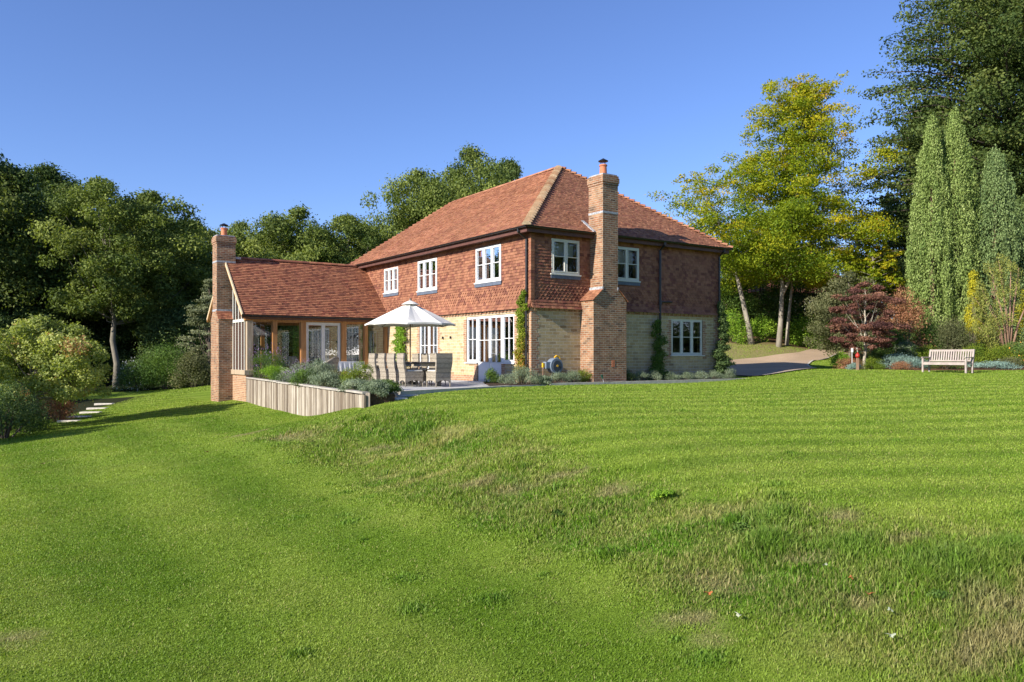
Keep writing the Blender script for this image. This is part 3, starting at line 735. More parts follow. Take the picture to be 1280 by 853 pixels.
for (a, c) in ((1.56, 1.80), (3.39, 3.62)):
    b = MB(); bx(ML)(a, c, -.05, .009, .22, .69); b.build('quoin', M_brick_light, house)
b = MB(); BL, BR = bx(ML), bx(MR)
u = 0.0
while u < 14.1: BL(u + .003, u + .106, -.05, .022 + .022 * (int(u / .11) % 2), 2.475, 2.60, ); u += .11
u = 0.0
while u < 9.3: BR(u + .003, u + .106, -.05, .02 + .022 * (int(u / .11) % 2), 2.475, 2.60); u += .11
b.build('dentil_course', M_brick_light, house)

# tile hanging
def hang(M, nrm, u1, holes, chim=None):
    mb = MB(); Mx = M(0, 0, 0)
    O = Vector(M(0, 0.004, 2.56)); uu = Vector(M(1, 0, 0)) - Vector(M(0, 0, 0)); nn = Vector(M(0, 1, 0)) - Vector(M(0, 0, 0))
    def ins(x, y):
        z = 2.56 + y
        for (a, c, e, g) in holes:
            if a - .02 < x < c + .02 and e - .1 < z < g + .03: return False
        if chim and chim[0] < x < chim[1]: return False
        return True
    tiles(mb, O, uu, (0, 0, 1), nn, -.03, u1 + .03, 0, 2.62, ins, thick=.014, lift=.026, point=lambda vb: .31 < vb < .78, off=lambda vb: .10 * max(0, 1 - vb / .35) ** 1.5, g=.105)
    mb.build('tile_hanging', M_walltile, house, recalc=False)
hang(ML, None, 14.2, hL); hang(MR, None, 9.4, hR, (2.62, 3.22)); 
# corner trim tiles
b = MB()
for k in range(24): b.box(-.042, .11, -.042, .09, 2.57 + k * .105, 2.57 + k * .105 + .098, rnd.random())
b.build('corner_tiles', M_walltile, house)

# interior
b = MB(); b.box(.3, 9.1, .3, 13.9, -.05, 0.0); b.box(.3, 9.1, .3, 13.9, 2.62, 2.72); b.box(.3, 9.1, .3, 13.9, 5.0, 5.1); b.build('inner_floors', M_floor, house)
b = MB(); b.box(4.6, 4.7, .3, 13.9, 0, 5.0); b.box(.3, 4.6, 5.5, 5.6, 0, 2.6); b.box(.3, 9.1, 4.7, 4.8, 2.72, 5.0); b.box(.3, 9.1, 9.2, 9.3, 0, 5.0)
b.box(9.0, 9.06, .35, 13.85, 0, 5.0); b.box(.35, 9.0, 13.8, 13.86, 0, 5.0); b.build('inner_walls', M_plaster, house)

W_ = [casement(house, ML, *hL[0], 3, 1, rec=-.035, sill='slate', vb=0), casement(house, ML, *hL[1], 3, 1, rec=-.035, sill='slate', curtain='curtain'),
      casement(house, ML, *hL[2], 3, 1, rec=-.035, sill='slate'), casement(house, MR, *hR[0], 2, 1, rec=-.035, sill='slate', mat=M_cream, curtain='blind'),
      casement(house, MR, *hR[1], 2, 1, rec=-.035, sill='slate', mat=M_cream, curtain='blind'), casement(house, MR, *hRd[0], 3, 1, rec=.03, mat=M_cream)]
casement(house, ML, .99, 1.77, .70, 2.41, 1, 1, rec=.03, vb=1); casement(house, ML, 3.42, 4.2, .70, 2.41, 1, 1, rec=.03, vb=1)
d = casement(house, ML, 1.773, 3.417, .0, 2.41, 2, 1, rec=.03, vb=1, bottom_panel=.62, name='french_door', sill=None)
h_ = MB(); h_.tube([ML(2.56, 0, 1.02), ML(2.56, .03, 1.02), ML(2.44, .04, 1.02)], .01); h_.build('handle', M_lead, d)
d = casement(house, ML, 6.43, 8.0, .0, 2.39, 2, 1, rec=.03, vb=1, bottom_panel=.35, name='french_door', sill=None)
h_ = MB(); h_.tube([ML(7.18, 0, 1.02), ML(7.18, .03, 1.02), ML(7.06, .04, 1.02)], .01); h_.build('handle', M_lead, d)
d = casement(house, ML, 12.2, 13.1, .0, 2.1, 1, 1, rec=.03, vb=1, bottom_panel=.5, name='glazed_door', sill=None)
b = MB(); b.box(-.35, .0, 1.7, 3.5, -.3, .012); b.build('door_step', M_edging, house)
for u in (5.34, 5.95):
    b = MB(); b.box(u - .02, u + .02, 0, .02, 1.60, 1.70, M=ML); b.box(u - .025, u + .025, .02, .07, 1.61, 1.71, M=ML); b.build('wall_light', M_black, house, bevel=.006)

# main roof
e0, e1, f0, f1, ze = -.42, 9.75, -.32, 14.55, 5.27
am = (e0 + e1) / 2; pk0 = (am, 4.43, 8.80); pk1 = (am, 13.1, 8.72)
E00, E10, E11, E01 = (e0, f0, ze), (e1, f0, ze), (e1, f1, ze), (e0, f1, ze)
b = MB()
for poly in ([E00, E01, pk1, pk0], [E10, E00, pk0], [E11, E10, pk0, pk1], [E01, E11, pk1]): b.add([Vector(p) - Vector((0, 0, .03)) for p in poly], [tuple(range(len(poly)))])
b.add([(p[0], p[1], ze - .05) for p in (E00, E10, E11, E01)], [(0, 1, 2, 3)])
b.build('roof_deck', M_fascia, house, recalc=False)
b = MB()
plane_tiles(b, [E01, E00, pk0, pk1]); plane_tiles(b, [E00, E10, pk0]); plane_tiles(b, [E10, E11, pk1, pk0]); plane_tiles(b, [E11, E01, pk1])
roof = b.build('roof', M_rooftile, house, recalc=False)
b = MB(); ridge_tiles(b, pk0, pk1, .13, .33); b.build('ridge', M_rooftile, roof)
b = MB(); ridge_tiles(b, E10, pk0, .13, .24, True); b.build('hip', M_rooftile, roof)
b = MB(); ridge_tiles(b, E01, pk1, .12, .24, True); b.build('hip', M_rooftile, roof)
b = MB(); ridge_tiles(b, E11, pk1, .12, .24, True); b.build('hip', M_rooftile, roof)
b = MB(); ridge_tiles(b, E00, pk0, .15, .24, True); b.build('hip', M_bonnet_lit, roof)  # only this hip takes the paler colour that stands for sunlight
# fascia, soffit and gutter
b = MB()
b.box(e0 + .06, e0 + .085, f0 + .06, f1 - .06, ze - .2, ze - .02); b.box(e0 + .06, e1 - .06, f0 + .06, f0 + .085, ze - .2, ze - .02)
b.box(e0 + .085, 0.0, f0 + .085, f1, ze - .17, ze - .15); b.box(0, e1 - .06, f0 + .085, 0, ze - .17, ze - .15)
b.box(e1 - .085, e1 - .06, f0 + .06, f1, ze - .2, ze - .02); b.box(9.4, e1 - .085, f0 + .085, f1, ze - .168, ze - .15)
b.build('fascia', M_fascia, house)
def gutter(pts, r=.058):
    m_ = MB(); 
    for i in range(len(pts) - 1):
        p, q = Vector(pts[i]), Vector(pts[i + 1]); d = (q - p).normalized(); s = d.cross(Vector((0, 0, 1)))
        vs = []; K = 8
        for pt in (p, q):
            for rr in (r, r - .006):
                for k in range(K + 1): t = math.pi * k / K; vs.append(pt + s * math.cos(t) * rr - Vector((0, 0, math.sin(t) * rr)))
        n1 = K + 1
        fs = []
        for k in range(K): fs += [(k, k + 1, 2 * n1 + k + 1, 2 * n1 + k), (n1 + k, 3 * n1 + k, 3 * n1 + k + 1, n1 + k + 1)]
        fs += [(0, 2 * n1, 3 * n1, n1), (K, n1 + K, 3 * n1 + K, 2 * n1 + K)]
        m_.add(vs, fs)
    return m_
g_ = .02
gutter([(e0 - g_, f1, ze - .01), (e0 - g_, f0 - g_, ze - .01), (2.55, f0 - g_, ze - .01)]).build('gutter', M_black, house)
gutter([(3.28, f0 - g_, ze - .01), (e1 + g_, f0 - g_, ze - .01), (e1 + g_, f1, ze - .01)]).build('gutter', M_black, house)
def pipe(pts, r=.038, name='downpipe'):
    m_ = MB(); m_.tube(pts, r, 10)
    for z in np.arange(pts[-1][2] + .4, pts[-2][2], 1.3): m_.tube([(pts[-1][0], pts[-1][1], z), (pts[-1][0], pts[-1][1], z + .05)], r + .01, 10)
    m_.build(name, M_black, house, smooth=False)
pipe([(e0 - .02, .16, ze - .05), (e0 - .02, .16, ze - .16), (-.09, .16, ze - .38), (-.09, .16, .2)])
pipe([(5.97, f0 - .02, ze - .05), (5.97, f0 - .02, ze - .15), (5.97, -.09, ze - .34), (5.97, -.09, .2)], .045)
pipe([(9.3, f0 - .02, ze - .05), (9.3, f0 - .02, ze - .15), (9.3, -.09, ze - .34), (9.3, -.09, .2)])
b = MB(); b.tube([(5.97, -.10, 2.98), (6.6, -.10, 3.0)], .03); b.tube([(6.6, -.10, 3.0), (6.6, 0, 3.0)], .03); b.tube([(5.97, -.1, 3.05), (5.97, -.1, 2.85)], .06, 10); b.build('waste_pipe', M_black, house)

def chimney(parent, base, shoulder, shaft, ztop, z0, flash_z, axis='b', mat=M_brick, lead_sides=True):
    """base=(a0,a1,p0,p1) plan of the block, shaft the same; shoulders in z; local house coords. axis 'b': block stands off in -b; 'a': in -a."""
    Mx = (lambda u, p, z: (u, -p, z)) if axis == 'b' else (lambda u, p, z: (-p, u, z))
    a0, a1, p0, p1 = base; s0, s1, q0, q1 = shaft; zs0, zs1 = shoulder
    b = MB(); b.box(a0, a1, p0, p1, z0, zs0, M=Mx)
    b.prism([(a0, zs0), (a1, zs0), (s1, zs1), (s0, zs1)], p0, p1 - .001, lambda u, d, v: Mx(u, d, v))
    b.box(s0, s1, q0, q1, zs1, ztop - .34, M=Mx)
    for k, (o_, h) in enumerate(((.02, .085), (.04, .085), (.04, .085), (.02, .085))):
        z = ztop - .34 + k * .085; b.box(s0 - o_, s1 + o_, q0 - o_, q1 + o_, z, z + h - .001, M=Mx)
    ch = b.build('chimney', mat, parent)
    b = MB(); b.box(s0 + .02, s1 - .02, q0 + .02, q1 - .02, ztop, ztop + .05, M=Mx); b.build('flaunching', M_leadw, ch)
    cu, cp = (s0 + s1) / 2, (q0 + q1) / 2; c = Mx(cu, cp, 0)
    b = MB(); b.lathe([(.14, ztop + .03), (.15, ztop + .08), (.135, ztop + .1), (.12, ztop + .38), (.145, ztop + .39), (.145, ztop + .43), (.12, ztop + .45)], 18, c); b.build('chimney_pot', M_terracotta, ch)
    b = MB()
    for k in range(4):
        t = k * math.pi / 2 + .4; b.bar((c[0] + .09 * math.cos(t), c[1] + .09 * math.sin(t), ztop + .42), (c[0] + .1 * math.cos(t), c[1] + .1 * math.sin(t), ztop + .57), .012)
    b.lathe([(.04, ztop + .54), (.17, ztop + .55), (.18, ztop + .575), (.03, ztop + .66), (.015, ztop + .67)], 16, c); b.build('cowl', M_black, ch)
    # sloping tiles on the shoulders
    for (ua, ub) in ((a0, s0), (a1, s1)):
        b = MB()
        s = -1 if ub > ua else 1
        lo = Vector(Mx(ua + s * .05, p0, zs0 - .02)); hi = Vector(Mx(ub, p0, zs1 + .02)); v = (hi - lo)
        wv = Vector(Mx(ua, p1 + .05, 0)) - Vector(Mx(ua, p0, 0)); nn = wv.cross(v).normalized(); nn = nn if nn.z > 0 else -nn
        tiles(b, lo + nn * .01, wv, v, nn, 0, wv.length, 0, v.length + .06, lambda x, y: True, g=.1)
        b.build('shoulder_tiles', M_rooftile, ch, recalc=False)
    for (zz, hh) in flash_z: b = MB(); b.box(s0 - .006, s1 + .006, q0 - .006, q1 + .006, zz, zz + hh, M=Mx); b.build('lead_flashing', M_leadw, ch)
    if zs1: 
        for u_ in (s0, s1):
            b = MB(); b.box(u_ - .03, u_ + .03, max(q0, 0), q1 + .012, zs1 - .01, zs1 + .10, M=Mx); b.build('lead_flashing', M_leadw, ch)
    return ch
ch = chimney(house, (2.14, 3.67, -.0, .71), (2.87, 3.25), (2.57, 3.27, -.06, .705), 7.27, -.5, [(5.93, .07)])
# stepped flashing where the roof meets the stack
b = MB()
b.bar((2.52, -.34, 5.30), (2.52, .34, 5.78), .13, .03)
b.build('stepped_flashing', M_leadw, house)
b = MB(); b.box(2.98, 3.12, .71, .717, .55, .78, M=MR); b.build('air_brick', M_terracotta, house)

# ------------------------------------------------------------------ garden room
room = empty('garden_room', A0, RA, 'single storey oak framed garden room with steep tiled roof, glazed wall and brick end chimney', 'garden room')
BF = 11.1; MF = lambda u, d, z: (u, BF - d, z); MG = lambda u, d, z: (-6.3 - d, u, z); MBk = lambda u, d, z: (u, 16.1 + d, z)
b = MB(); b.box(-6.3, -.02, 11.1, 16.1, -1.3, -.004); b.build('floor', M_floor, room)
b = MB(); b.box(-6.33, -5.98, 10.98, 11.33, -1.4, .16); b.build('brick_pier', M_brick_light, room)
b = MB(); b.box(-6.32, -6.05, 11.33, 12.96, -1.4, .16); b.box(-6.32, -6.05, 14.2, 16.1, -1.4, .9); b.box(-6.0, -.02, 15.85, 16.1, -1.4, .02); b.build('plinth', M_brick_light, room)
for a0, a1, mt in ((-6.28, -6.03, M_oakgrey), (-5.23, -5.04, M_oak), (-4.03, -3.80, M_oak), (-2.22, -1.98, M_oak), (-1.13, -.97, M_oak), (-.13, -.0, M_oak)):
    b = MB(); b.box(a0, a1, 11.0, 11.2, 0.16 if a0 < -6 else 0.0, 2.38); b.build('post', mt, room, bevel=.008)
b = MB(); b.box(-6.36, -.0, 10.98, 11.22, 2.38, 2.58); b.build('beam', M_oak, room, bevel=.01)
b = MB(); b.box(-6.40, -6.0, 10.94, 11.35, .16, .36); b.box(-6.39, -6.03, 11.35, 13.0, .16, .36); b.build('sill_beam', M_oakgrey, room, bevel=.01)
# glazing in the front wall
for a0, a1 in ((-6.03, -5.23), (-5.04, -4.03), (-1.98, -1.13), (-.97, -.13)):
    b = MB(); b.quad((a0, 11.12, .0), (a1, 11.12, .0), (a1, 11.12, 2.38), (a0, 11.12, 2.38)); gl = b.build('glass_panel', M_glass2, room, recalc=False)
    b = MB()
    for x in (a0, a1 - .03): b.box(x, x + .03, 11.08, 11.16, 0, 2.38)
    b.box(a0 + .03, a1 - .03, 11.08, 11.16, 2.33, 2.38); b.box(a0 + .03, a1 - .03, 11.08, 11.16, 0, .06); b.build('frame', M_oak, gl)
d = casement(room, MF, -3.79, -2.23, 0.0, 2.37, 2, 0, rec=.0, mat=M_cream, glass=M_glass2, sill=None, name='french_door', fw=.08, bottom_panel=.2)
b = MB(); b.tube([MF(-3.05, -.01, 1.0), MF(-3.05, .04, 1.0), MF(-3.16, .05, 1.0)], .01); b.build('handle', M_lead, d)
# back wall: posts and glass
for a0 in (-6.25, -4.2, -2.1, -.2):
    b = MB(); b.box(a0, a0 + .18, 15.95, 16.13, 0, 2.4); b.build('post', M_oak, room)
b = MB(); b.box(-6.3, -.02, 15.93, 16.15, 2.4, 2.58); b.build('beam', M_oak, room)
for a0 in (-6.07, -4.02, -1.92):
    b = MB(); b.quad((a0, 16.03, .0), (a0 + 1.8, 16.03, .0), (a0 + 1.8, 16.03, 2.4), (a0, 16.03, 2.4)); b.build('glass_panel', M_glass, room, recalc=False)
# timber framed gable end
b = MB(); zr = lambda y: 2.62 + (2.62) * (1 - abs(y - 13.6) / 2.8)
for y0_, w_ in ((11.22, .06), (11.62, .06), (12.05, .06), (12.50, .06), (12.88, .07)):
    b.box(-6.325, -6.30, y0_, y0_ + w_, .36, min(zr(y0_) - .08, 4.6))
b.box(-6.335, -6.295, 11.2, 13.0, 2.34, 2.46); b.box(-6.36, -6.27, 14.25, 14.33, .9, 4.3); b.box(-6.36, -6.27, 15.9, 16.0, .9, 2.9); b.box(-6.37, -6.26, 14.2, 16.1, 2.30, 2.48)
b.build('gable_frame', M_cream, room)
b = MB()
for k in range(28): b.box(-6.31, -6.28, 11.2, 12.95, .40 + k * .068, .455 + k * .068)
b.build('shutters', mat_plain('dark_slats', (0.075, 0.04, 0.028), .7), room)
b = MB(); b.add([(-6.27, 12.9, .36), (-6.27, 11.15, .36), (-6.27, 11.15, 2.6), (-6.27, 12.9, 4.3)], [(0, 1, 2, 3)]); b.add([(-6.27, 14.2, .9), (-6.27, 16.05, .9), (-6.27, 16.05, 2.6), (-6.27, 14.2, 4.3)], [(0, 1, 2, 3)]); b.build('gable_glass', M_glass2, room, recalc=False)
# roof
ra0, ra1 = -6.55, -.0; G0 = (ra0, 10.80, 2.60); G1 = (ra1, 10.80, 2.60); GR0 = (ra0, 13.6, 5.2); GR1 = (ra1, 13.6, 5.2); G2 = (ra0, 16.4, 2.60); G3 = (ra1, 16.4, 2.60)
b = MB(); dz = Vector((0, 0, .03))
for poly in ([G0, G1, GR1, GR0], [G2, G3, GR1, GR0]): b.add([Vector(p) - dz for p in poly], [(0, 1, 2, 3)])
for poly in ([G0, G1, GR1, GR0], [G2, G3, GR1, GR0]): b.add([Vector(p) - dz * 4 for p in poly], [(0, 1, 2, 3)])
b.add([Vector(p) - dz * k for k in (1, 4) for p in (G0, GR0)], [(0, 1, 3, 2)]); b.add([Vector(p) - dz * k for k in (1, 4) for p in (G2, GR0)], [(0, 1, 3, 2)])
b.build('roof_deck', M_oak, room, recalc=False)
b = MB(); plane_tiles(b, [G0, G1, GR1, GR0], lift=.036, g=.115); plane_tiles(b, [G3, G2, GR0, GR1], lift=.028)
gr = b.build('roof', M_roofold, room, recalc=False)
b = MB(); ridge_tiles(b, GR0, GR1, .13, .33); b.build('ridge', M_roofold, gr)
b = MB(); b.bar(Vector(G0) + Vector((.02, -.02, 0)), Vector(GR0) + Vector((.02, 0, 0)), .05, .1); b.bar(Vector(G2) + Vector((.02, .02, 0)), Vector(GR0) + Vector((.02, 0, 0)), .05, .1); b.build('verge', M_mortar, gr)
gutter([(ra0 + .02, 10.77, 2.585), (-.02, 10.77, 2.585)], .055).build('gutter', M_black, room)
b = MB(); b.box(ra0 + .03, -.01, 10.83, 10.86, 2.44, 2.58); b.build('fascia', M_fascia, room)
# end chimney of the garden room (stands outside the gable)
MX = lambda u, p, z: (-6.3 - p, u, z)
b = MB(); b.box(12.95, 14.25, 0, .60, -1.6, 2.5, M=MX)
b.prism([(12.95, 2.5), (14.25, 2.5), (13.95, 2.85), (13.25, 2.85)], 0, .599, lambda u, d, v: MX(u, d, v))
b.box(13.25, 13.95, -.18, .60, 2.85, 5.72, M=MX)
for k, o_ in enumerate((.02, .04, .04, .02)): b.box(13.25 - o_, 13.95 + o_, -.18 - o_, .60 + o_, 5.72 + k * .085, 5.804 + k * .085, M=MX)
gch = b.build('chimney', M_brick, room)
b = MB(); b.box(13.27, 13.93, -.16, .58, 6.06, 6.11, M=MX); b.build('flaunching', M_leadw, gch)
c = MX(13.6, .21, 0)
b = MB(); b.lathe([(.14, 6.08), (.15, 6.13), (.13, 6.15), (.12, 6.4), (.15, 6.41), (.15, 6.45), (.12, 6.46)], 18, c); b.build('chimney_pot', M_terracotta, gch)
b = MB()
for k in range(4): t = k * math.pi / 2 + .4; b.bar((c[0] + .09 * math.cos(t), c[1] + .09 * math.sin(t), 6.44), (c[0] + .1 * math.cos(t), c[1] + .1 * math.sin(t), 6.58), .012)
b.lathe([(.04, 6.55), (.17, 6.56), (.18, 6.585), (.03, 6.66)], 16, c); b.build('cowl', M_black, gch)
b = MB(); b.box(13.244, 13.956, -.186, .606, 4.93, 5.0, M=MX); b.box(13.2, 14.0, -.02, .606, 2.84, 2.93, M=MX); b.box(13.28, 13.92, -.42, -.17, 5.12, 5.2, M=MX); b.build('lead_flashing', M_leadw, gch)
for ua, ub in ((12.95, 13.25), (14.25, 13.95)):
    b = MB(); s = -1 if ub > ua else 1; lo = Vector(MX(ua + s * .05, 0, 2.48)); hi = Vector(MX(ub, 0, 2.87)); v = hi - lo; wv = Vector((-.64, 0, 0)); nn = wv.cross(v).normalized(); nn = nn if nn.z > 0 else -nn
    tiles(b, lo + nn * .01, wv, v, nn, 0, .64, 0, v.length + .03, lambda x, y: True)
    b.build('shoulder_tiles', M_roofold, gch, recalc=False)

# things inside the garden room
def local_thing(name, a, b_, z, rz, label, cat, group=None):
    p = H(a, b_, z); return empty(name, p, RA + rz, label, cat, group)
t = local_thing('floor_lamp', -5.62, 12.6, 0, 0, 'tall lamp with pale drum shade standing inside the garden room beside the corner post', 'lamp')
b = MB(); b.lathe([(.16, 0), (.16, .02), (.02, .04), (.02, 1.35)], 14)
for k in range(3): a_ = k * 2.1; b.bar((0, 0, 1.0), (.28 * math.cos(a_), .28 * math.sin(a_), .0), .03)
b.build('stand', M_white, t); b = MB(); b.lathe([(.27, 1.40), (.23, 1.80), (.22, 1.80), (.26, 1.40)], 20); b.build('lamp_shade', M_fabric, t)
def armchair(name, loc, rz, label, cat, mat, cush, group=None):
    t = empty(name, loc, rz, label, cat, group)
    b = MB(); b.box(-.36, .36, -.36, .36, .12, .40); b.build('seat', mat, t, bevel=.03)
    b = MB(); b.box(-.30, .30, -.30, .30, .40, .52); b.build('cushion', cush, t, bevel=.04)
    b = MB(); b.box(-.36, .36, .28, .42, .40, .92); b.build('backrest', mat, t, bevel=.05)
    for s in (-1, 1):
        b = MB(); b.box(s * .36 - .07, s * .36 + .07, -.36, .32, .3, .64); b.build('armrest', mat, t, bevel=.04)
        for s2 in (-1, 1): b = MB(); b.tube([(s * .3, s2 * .3, .13), (s * .32, s2 * .33, 0)], .02, 6); b.build('leg', M_bark, t)
    return t
M_grey_up = mat_plain('pale_upholstery', (0.62, 0.58, 0.52), .9, .1)
armchair('armchair', H(-4.75, 12.3), RA + .3, 'pale armchair seen through the glass next to the second oak post', 'armchair', M_grey_up, M_white)
armchair('armchair', H(-4.05, 13.0), RA - 2.4, 'pale armchair further inside the garden room, turned toward the chimney end', 'armchair', M_grey_up, M_white)
t = local_thing('sideboard', -4.45, 11.85, 0, 0, 'small honey coloured wooden box table behind the glass between the armchairs', 'side table')
b = MB(); b.box(-.17, .17, -.17, .17, .1, .5); b.build('cabinet', M_oak, t, bevel=.01)
for sx in (-1, 1):
    for sy in (-1, 1): b = MB(); b.box(sx * .15 - .015, sx * .15 + .015, sy * .15 - .015, sy * .15 + .015, 0, .1); b.build('leg', M_oak, t)

# ------------------------------------------------------------------ timber retaining wall
t = empty('retaining_wall', W0, 0, 'silvery vertical board retaining wall holding up the planted terrace edge', 'retaining wall')
dW = (W1 - W0); LW = dW.length; dW.normalize(); nW = Vector((-dW.y, dW.x, 0)); nW = -nW if nW.dot(Vector((-1, -1, 0))) < 0 else nW
b = MB(); s = 0.0
while s < LW:
    w = rnd.uniform(.12, .21); p = W0 + dW * s; off = rnd.uniform(0, .018)
    vs = []
    for z in (-1.6, rnd.uniform(-.01, .012)):
        for (ds, dn) in ((.003, .0), (w - .003, .0), (w - .003, .035 + off), (.003, .035 + off)): vs.append(p + dW * ds + nW * dn - W0 + Vector((0, 0, z)))
    b.add(vs, [(3, 2, 1, 0), (4, 5, 6, 7), (0, 1, 5, 4), (1, 2, 6, 5), (2, 3, 7, 6), (3, 0, 4, 7)], rnd.random()); s += w
b.build('boards', M_plank, t)
b = MB(); s = -.02
while s < LW:
    w = 1.9; e = min(LW + .05, s + w); p = dW * (s + .003); q = dW * (e - .003); zz = rnd.uniform(.015, .04)
    b.add([p + nW * -.1 + Vector((0, 0, zz)), q - nW * .1 + Vector((0, 0, zz)), q + nW * .075 + Vector((0, 0, zz)), p + nW * .075 + Vector((0, 0, zz)),
           p + nW * -.1 + Vector((0, 0, zz + .045)), q - nW * .1 + Vector((0, 0, zz + .045)), q + nW * .075 + Vector((0, 0, zz + .045)), p + nW * .075 + Vector((0, 0, zz + .045))],
          [(3, 2, 1, 0), (4, 5, 6, 7), (0, 1, 5, 4), (1, 2, 6, 5), (2, 3, 7, 6), (3, 0, 4, 7)], rnd.random()); s = e
b.build('capping', M_cap, t)
p = W1 - W0; b = MB(); b.box(p.x - .06, p.x + .12, p.y - .02, p.y + .16, -1.2, .06); b.build('end_post', M_plank, t)
# soil bed behind the wall
b = MB(); i0 = W0 - nW * .02; i1 = W1 - nW * .02; j0 = W0 - nW * 1.15; j1 = W1 - nW * .75 + dW * .0
b.prism([(i0.x, i0.y), (i1.x, i1.y), (j1.x, j1.y), (j0.x, j0.y)], -.9, .02, lambda u, d, v: (u, v, d)); tag(b.build('planter_soil', M_soil), kind='structure')
for k, (px, Y, w, d) in enumerate(((507, 20.2, .62, .4), (494, 19.4, .55, .34))):
    x = at(px, Y); z = gz(x, Y); b = MB(); b.box(-w / 2, w / 2, -d / 2, d / 2, -.08, .05)
    o = b.build('stepping_stone', M_edging, None, bevel=.015, loc=(x, Y, z), rz=.5); tag(o, ['flat stone slab set in grass at the terrace corner, nearer the paving', 'flat stone slab set in grass below the end of the board wall'][k], 'stepping stone', 'stones stepping down from the terrace')
for k, (px, py, Yd, w) in enumerate(((131, 503, 37.2, .85), (122, 508, 35.2, .85), (114, 513, 33.4, .85), (100, 518, 31.6, .95), (87, 525, 29.8, .8))):
    x = at(px, Yd); z = EYE - (py - 445) / F * Yd; z = gz(x, Yd); b = MB(); b.box(-w / 2, w / 2, -.17, .17, -.1, .05)
    o = b.build('garden_step', M_edging, None, bevel=.02, loc=(x, Yd, z), rz=0)
    tag(o, ['pale stone step in the left lawn, topmost and farthest of the flight', 'second pale stone step from the top in the left lawn', 'middle pale stone step of the flight in the left lawn', 'widest pale stone step, fourth from the top beside the shrub', 'lowest pale stone step, half hidden beside the spreading shrub'][k], 'step', 'stone steps in the left lawn')

# ------------------------------------------------------------------ terrace furniture
HC = Vector((-2.1, 23.72, 0))
def wicker_chair(label):
    t = empty('dining_chair', (0, 0, 0), 0, label, 'chair', 'wicker dining chairs around the terrace table')
    # faces -y; back at +y
    b = MB(); n = 10; rows = []
    for k in range(n + 1):
        z = .42 + .60 * k / n; y = .26 + .055 * math.sin(k / n * 2.6) + .03 * k / n; w = .25 + .02 * math.sin(k / n * 3) + .03 * (k / n) ** 2
        rows.append((z, y, w))
    vs = []; 
    for z, y, w in rows: vs += [(-w, y, z), (w, y, z), (w, y + .065, z), (-w, y + .065, z)]
    fs = [(0, 1, 2, 3), tuple(len(vs) - 4 + i for i in (3, 2, 1, 0))]
    for k in range(n):
        o = k * 4
        for i in range(4): j = (i + 1) % 4; fs.append((o + i, o + j, o + 4 + j, o + 4 + i))
    b.add(vs, fs); b.build('backrest', M_wicker, t, bevel=.004)
    b = MB()   # seat with an arched skirt
    b.box(-.26, .26, -.29, .33, .36, .46)
    for (M_, w) in ((lambda u, d, z: (u, .32 - d, z), .26), (lambda u, d, z: (u, -.29 + d, z), .26), (lambda u, d, z: (-.26 + d, u, z), .30), (lambda u, d, z: (.26 - d, u, z), .30)):
        K = 10
        for k in range(K):
            u0 = -w + 2 * w * k / K; u1 = u0 + 2 * w / K; um = (u0 + u1) / 2 / w; zb = .13 + .07 * math.sqrt(max(0, 1 - (um * 1.25) ** 2)) 
            b.box(u0, u1, 0, .025, zb, .37, M=M_)
    b.build('seat', M_wicker, t)
    b = MB(); b.box(-.23, .23, -.27, .24, .46, .51); b.build('cushion', M_fabric, t, bevel=.015)
    for sx in (-1, 1):
        for sy in (-.26, .30): b = MB(); b.tube([(sx * .235, sy, .36), (sx * .24, sy * 1.03, 0)], [.02, .016], 6); b.build('leg', M_wicker, t)
    return t
ch0 = wicker_chair('high backed wicker dining chair in the near row, closest to the camera')
def hs(r, l): return HC + RV * r + LV * l
names = ['high backed wicker dining chair in the left row, nearest the grass', 'wicker dining chair in the left row, second from the grass', 'wicker dining chair in the left row, third from the grass', 'wicker dining chair in the left row, farthest from the grass beside the round armchair']
for k in range(4):
    p = hs(-.62 + rnd.uniform(-.02, .02), .80 + .66 * k); rz = RA + math.pi / 2 + rnd.uniform(-.05, .05)
    if k == 0: ch0.scale = (.84, 1, 1); ch0.location = p; ch0.rotation_euler = (0, 0, rz); ch0['label'] = names[0]
    else: dup(ch0, p, rz, (.84, 1, 1), label=names[k])
dup(ch0, hs(.03, .30), RA + math.pi, label='wicker dining chair at the near end of the table with its back to the lawn')
far_l = ['wicker dining chair on the house side of the table, nearest the lawn', 'wicker dining chair on the house side of the table, second from the lawn', 'wicker dining chair on the house side of the table, third from the lawn', 'wicker dining chair on the house side of the table, beside the climber']
for k in range(4): dup(ch0, hs(.50, 1.35 + .64 * k), RA - math.pi / 2 + rnd.uniform(-.05, .05), (.84, .9, 1), label=far_l[k])
dup(ch0, hs(.0, 4.25), RA, label='wicker dining chair at the far end of the terrace table')
t = empty('dining_table', hs(-.04, 2.15), RA, 'long dining table with dark top standing on the terrace under the parasol', 'table')
b = MB(); b.box(-.40, .40, -1.6, 1.6, .71, .75); b.build('tabletop', mat_plain('dark_tabletop', (0.06, 0.055, 0.055), .3, var=.2), t, bevel=.008)
b = MB(); b.box(-.34, .34, -1.52, 1.52, .62, .71); b.build('apron', M_wicker, t)
for sx in (-1, 1):
    for sy in (-1, 1): b = MB(); b.box(sx * .31 - .035, sx * .31 + .035, sy * 1.46 - .035, sy * 1.46 + .035, 0, .6); b.build('leg', M_wicker, t)
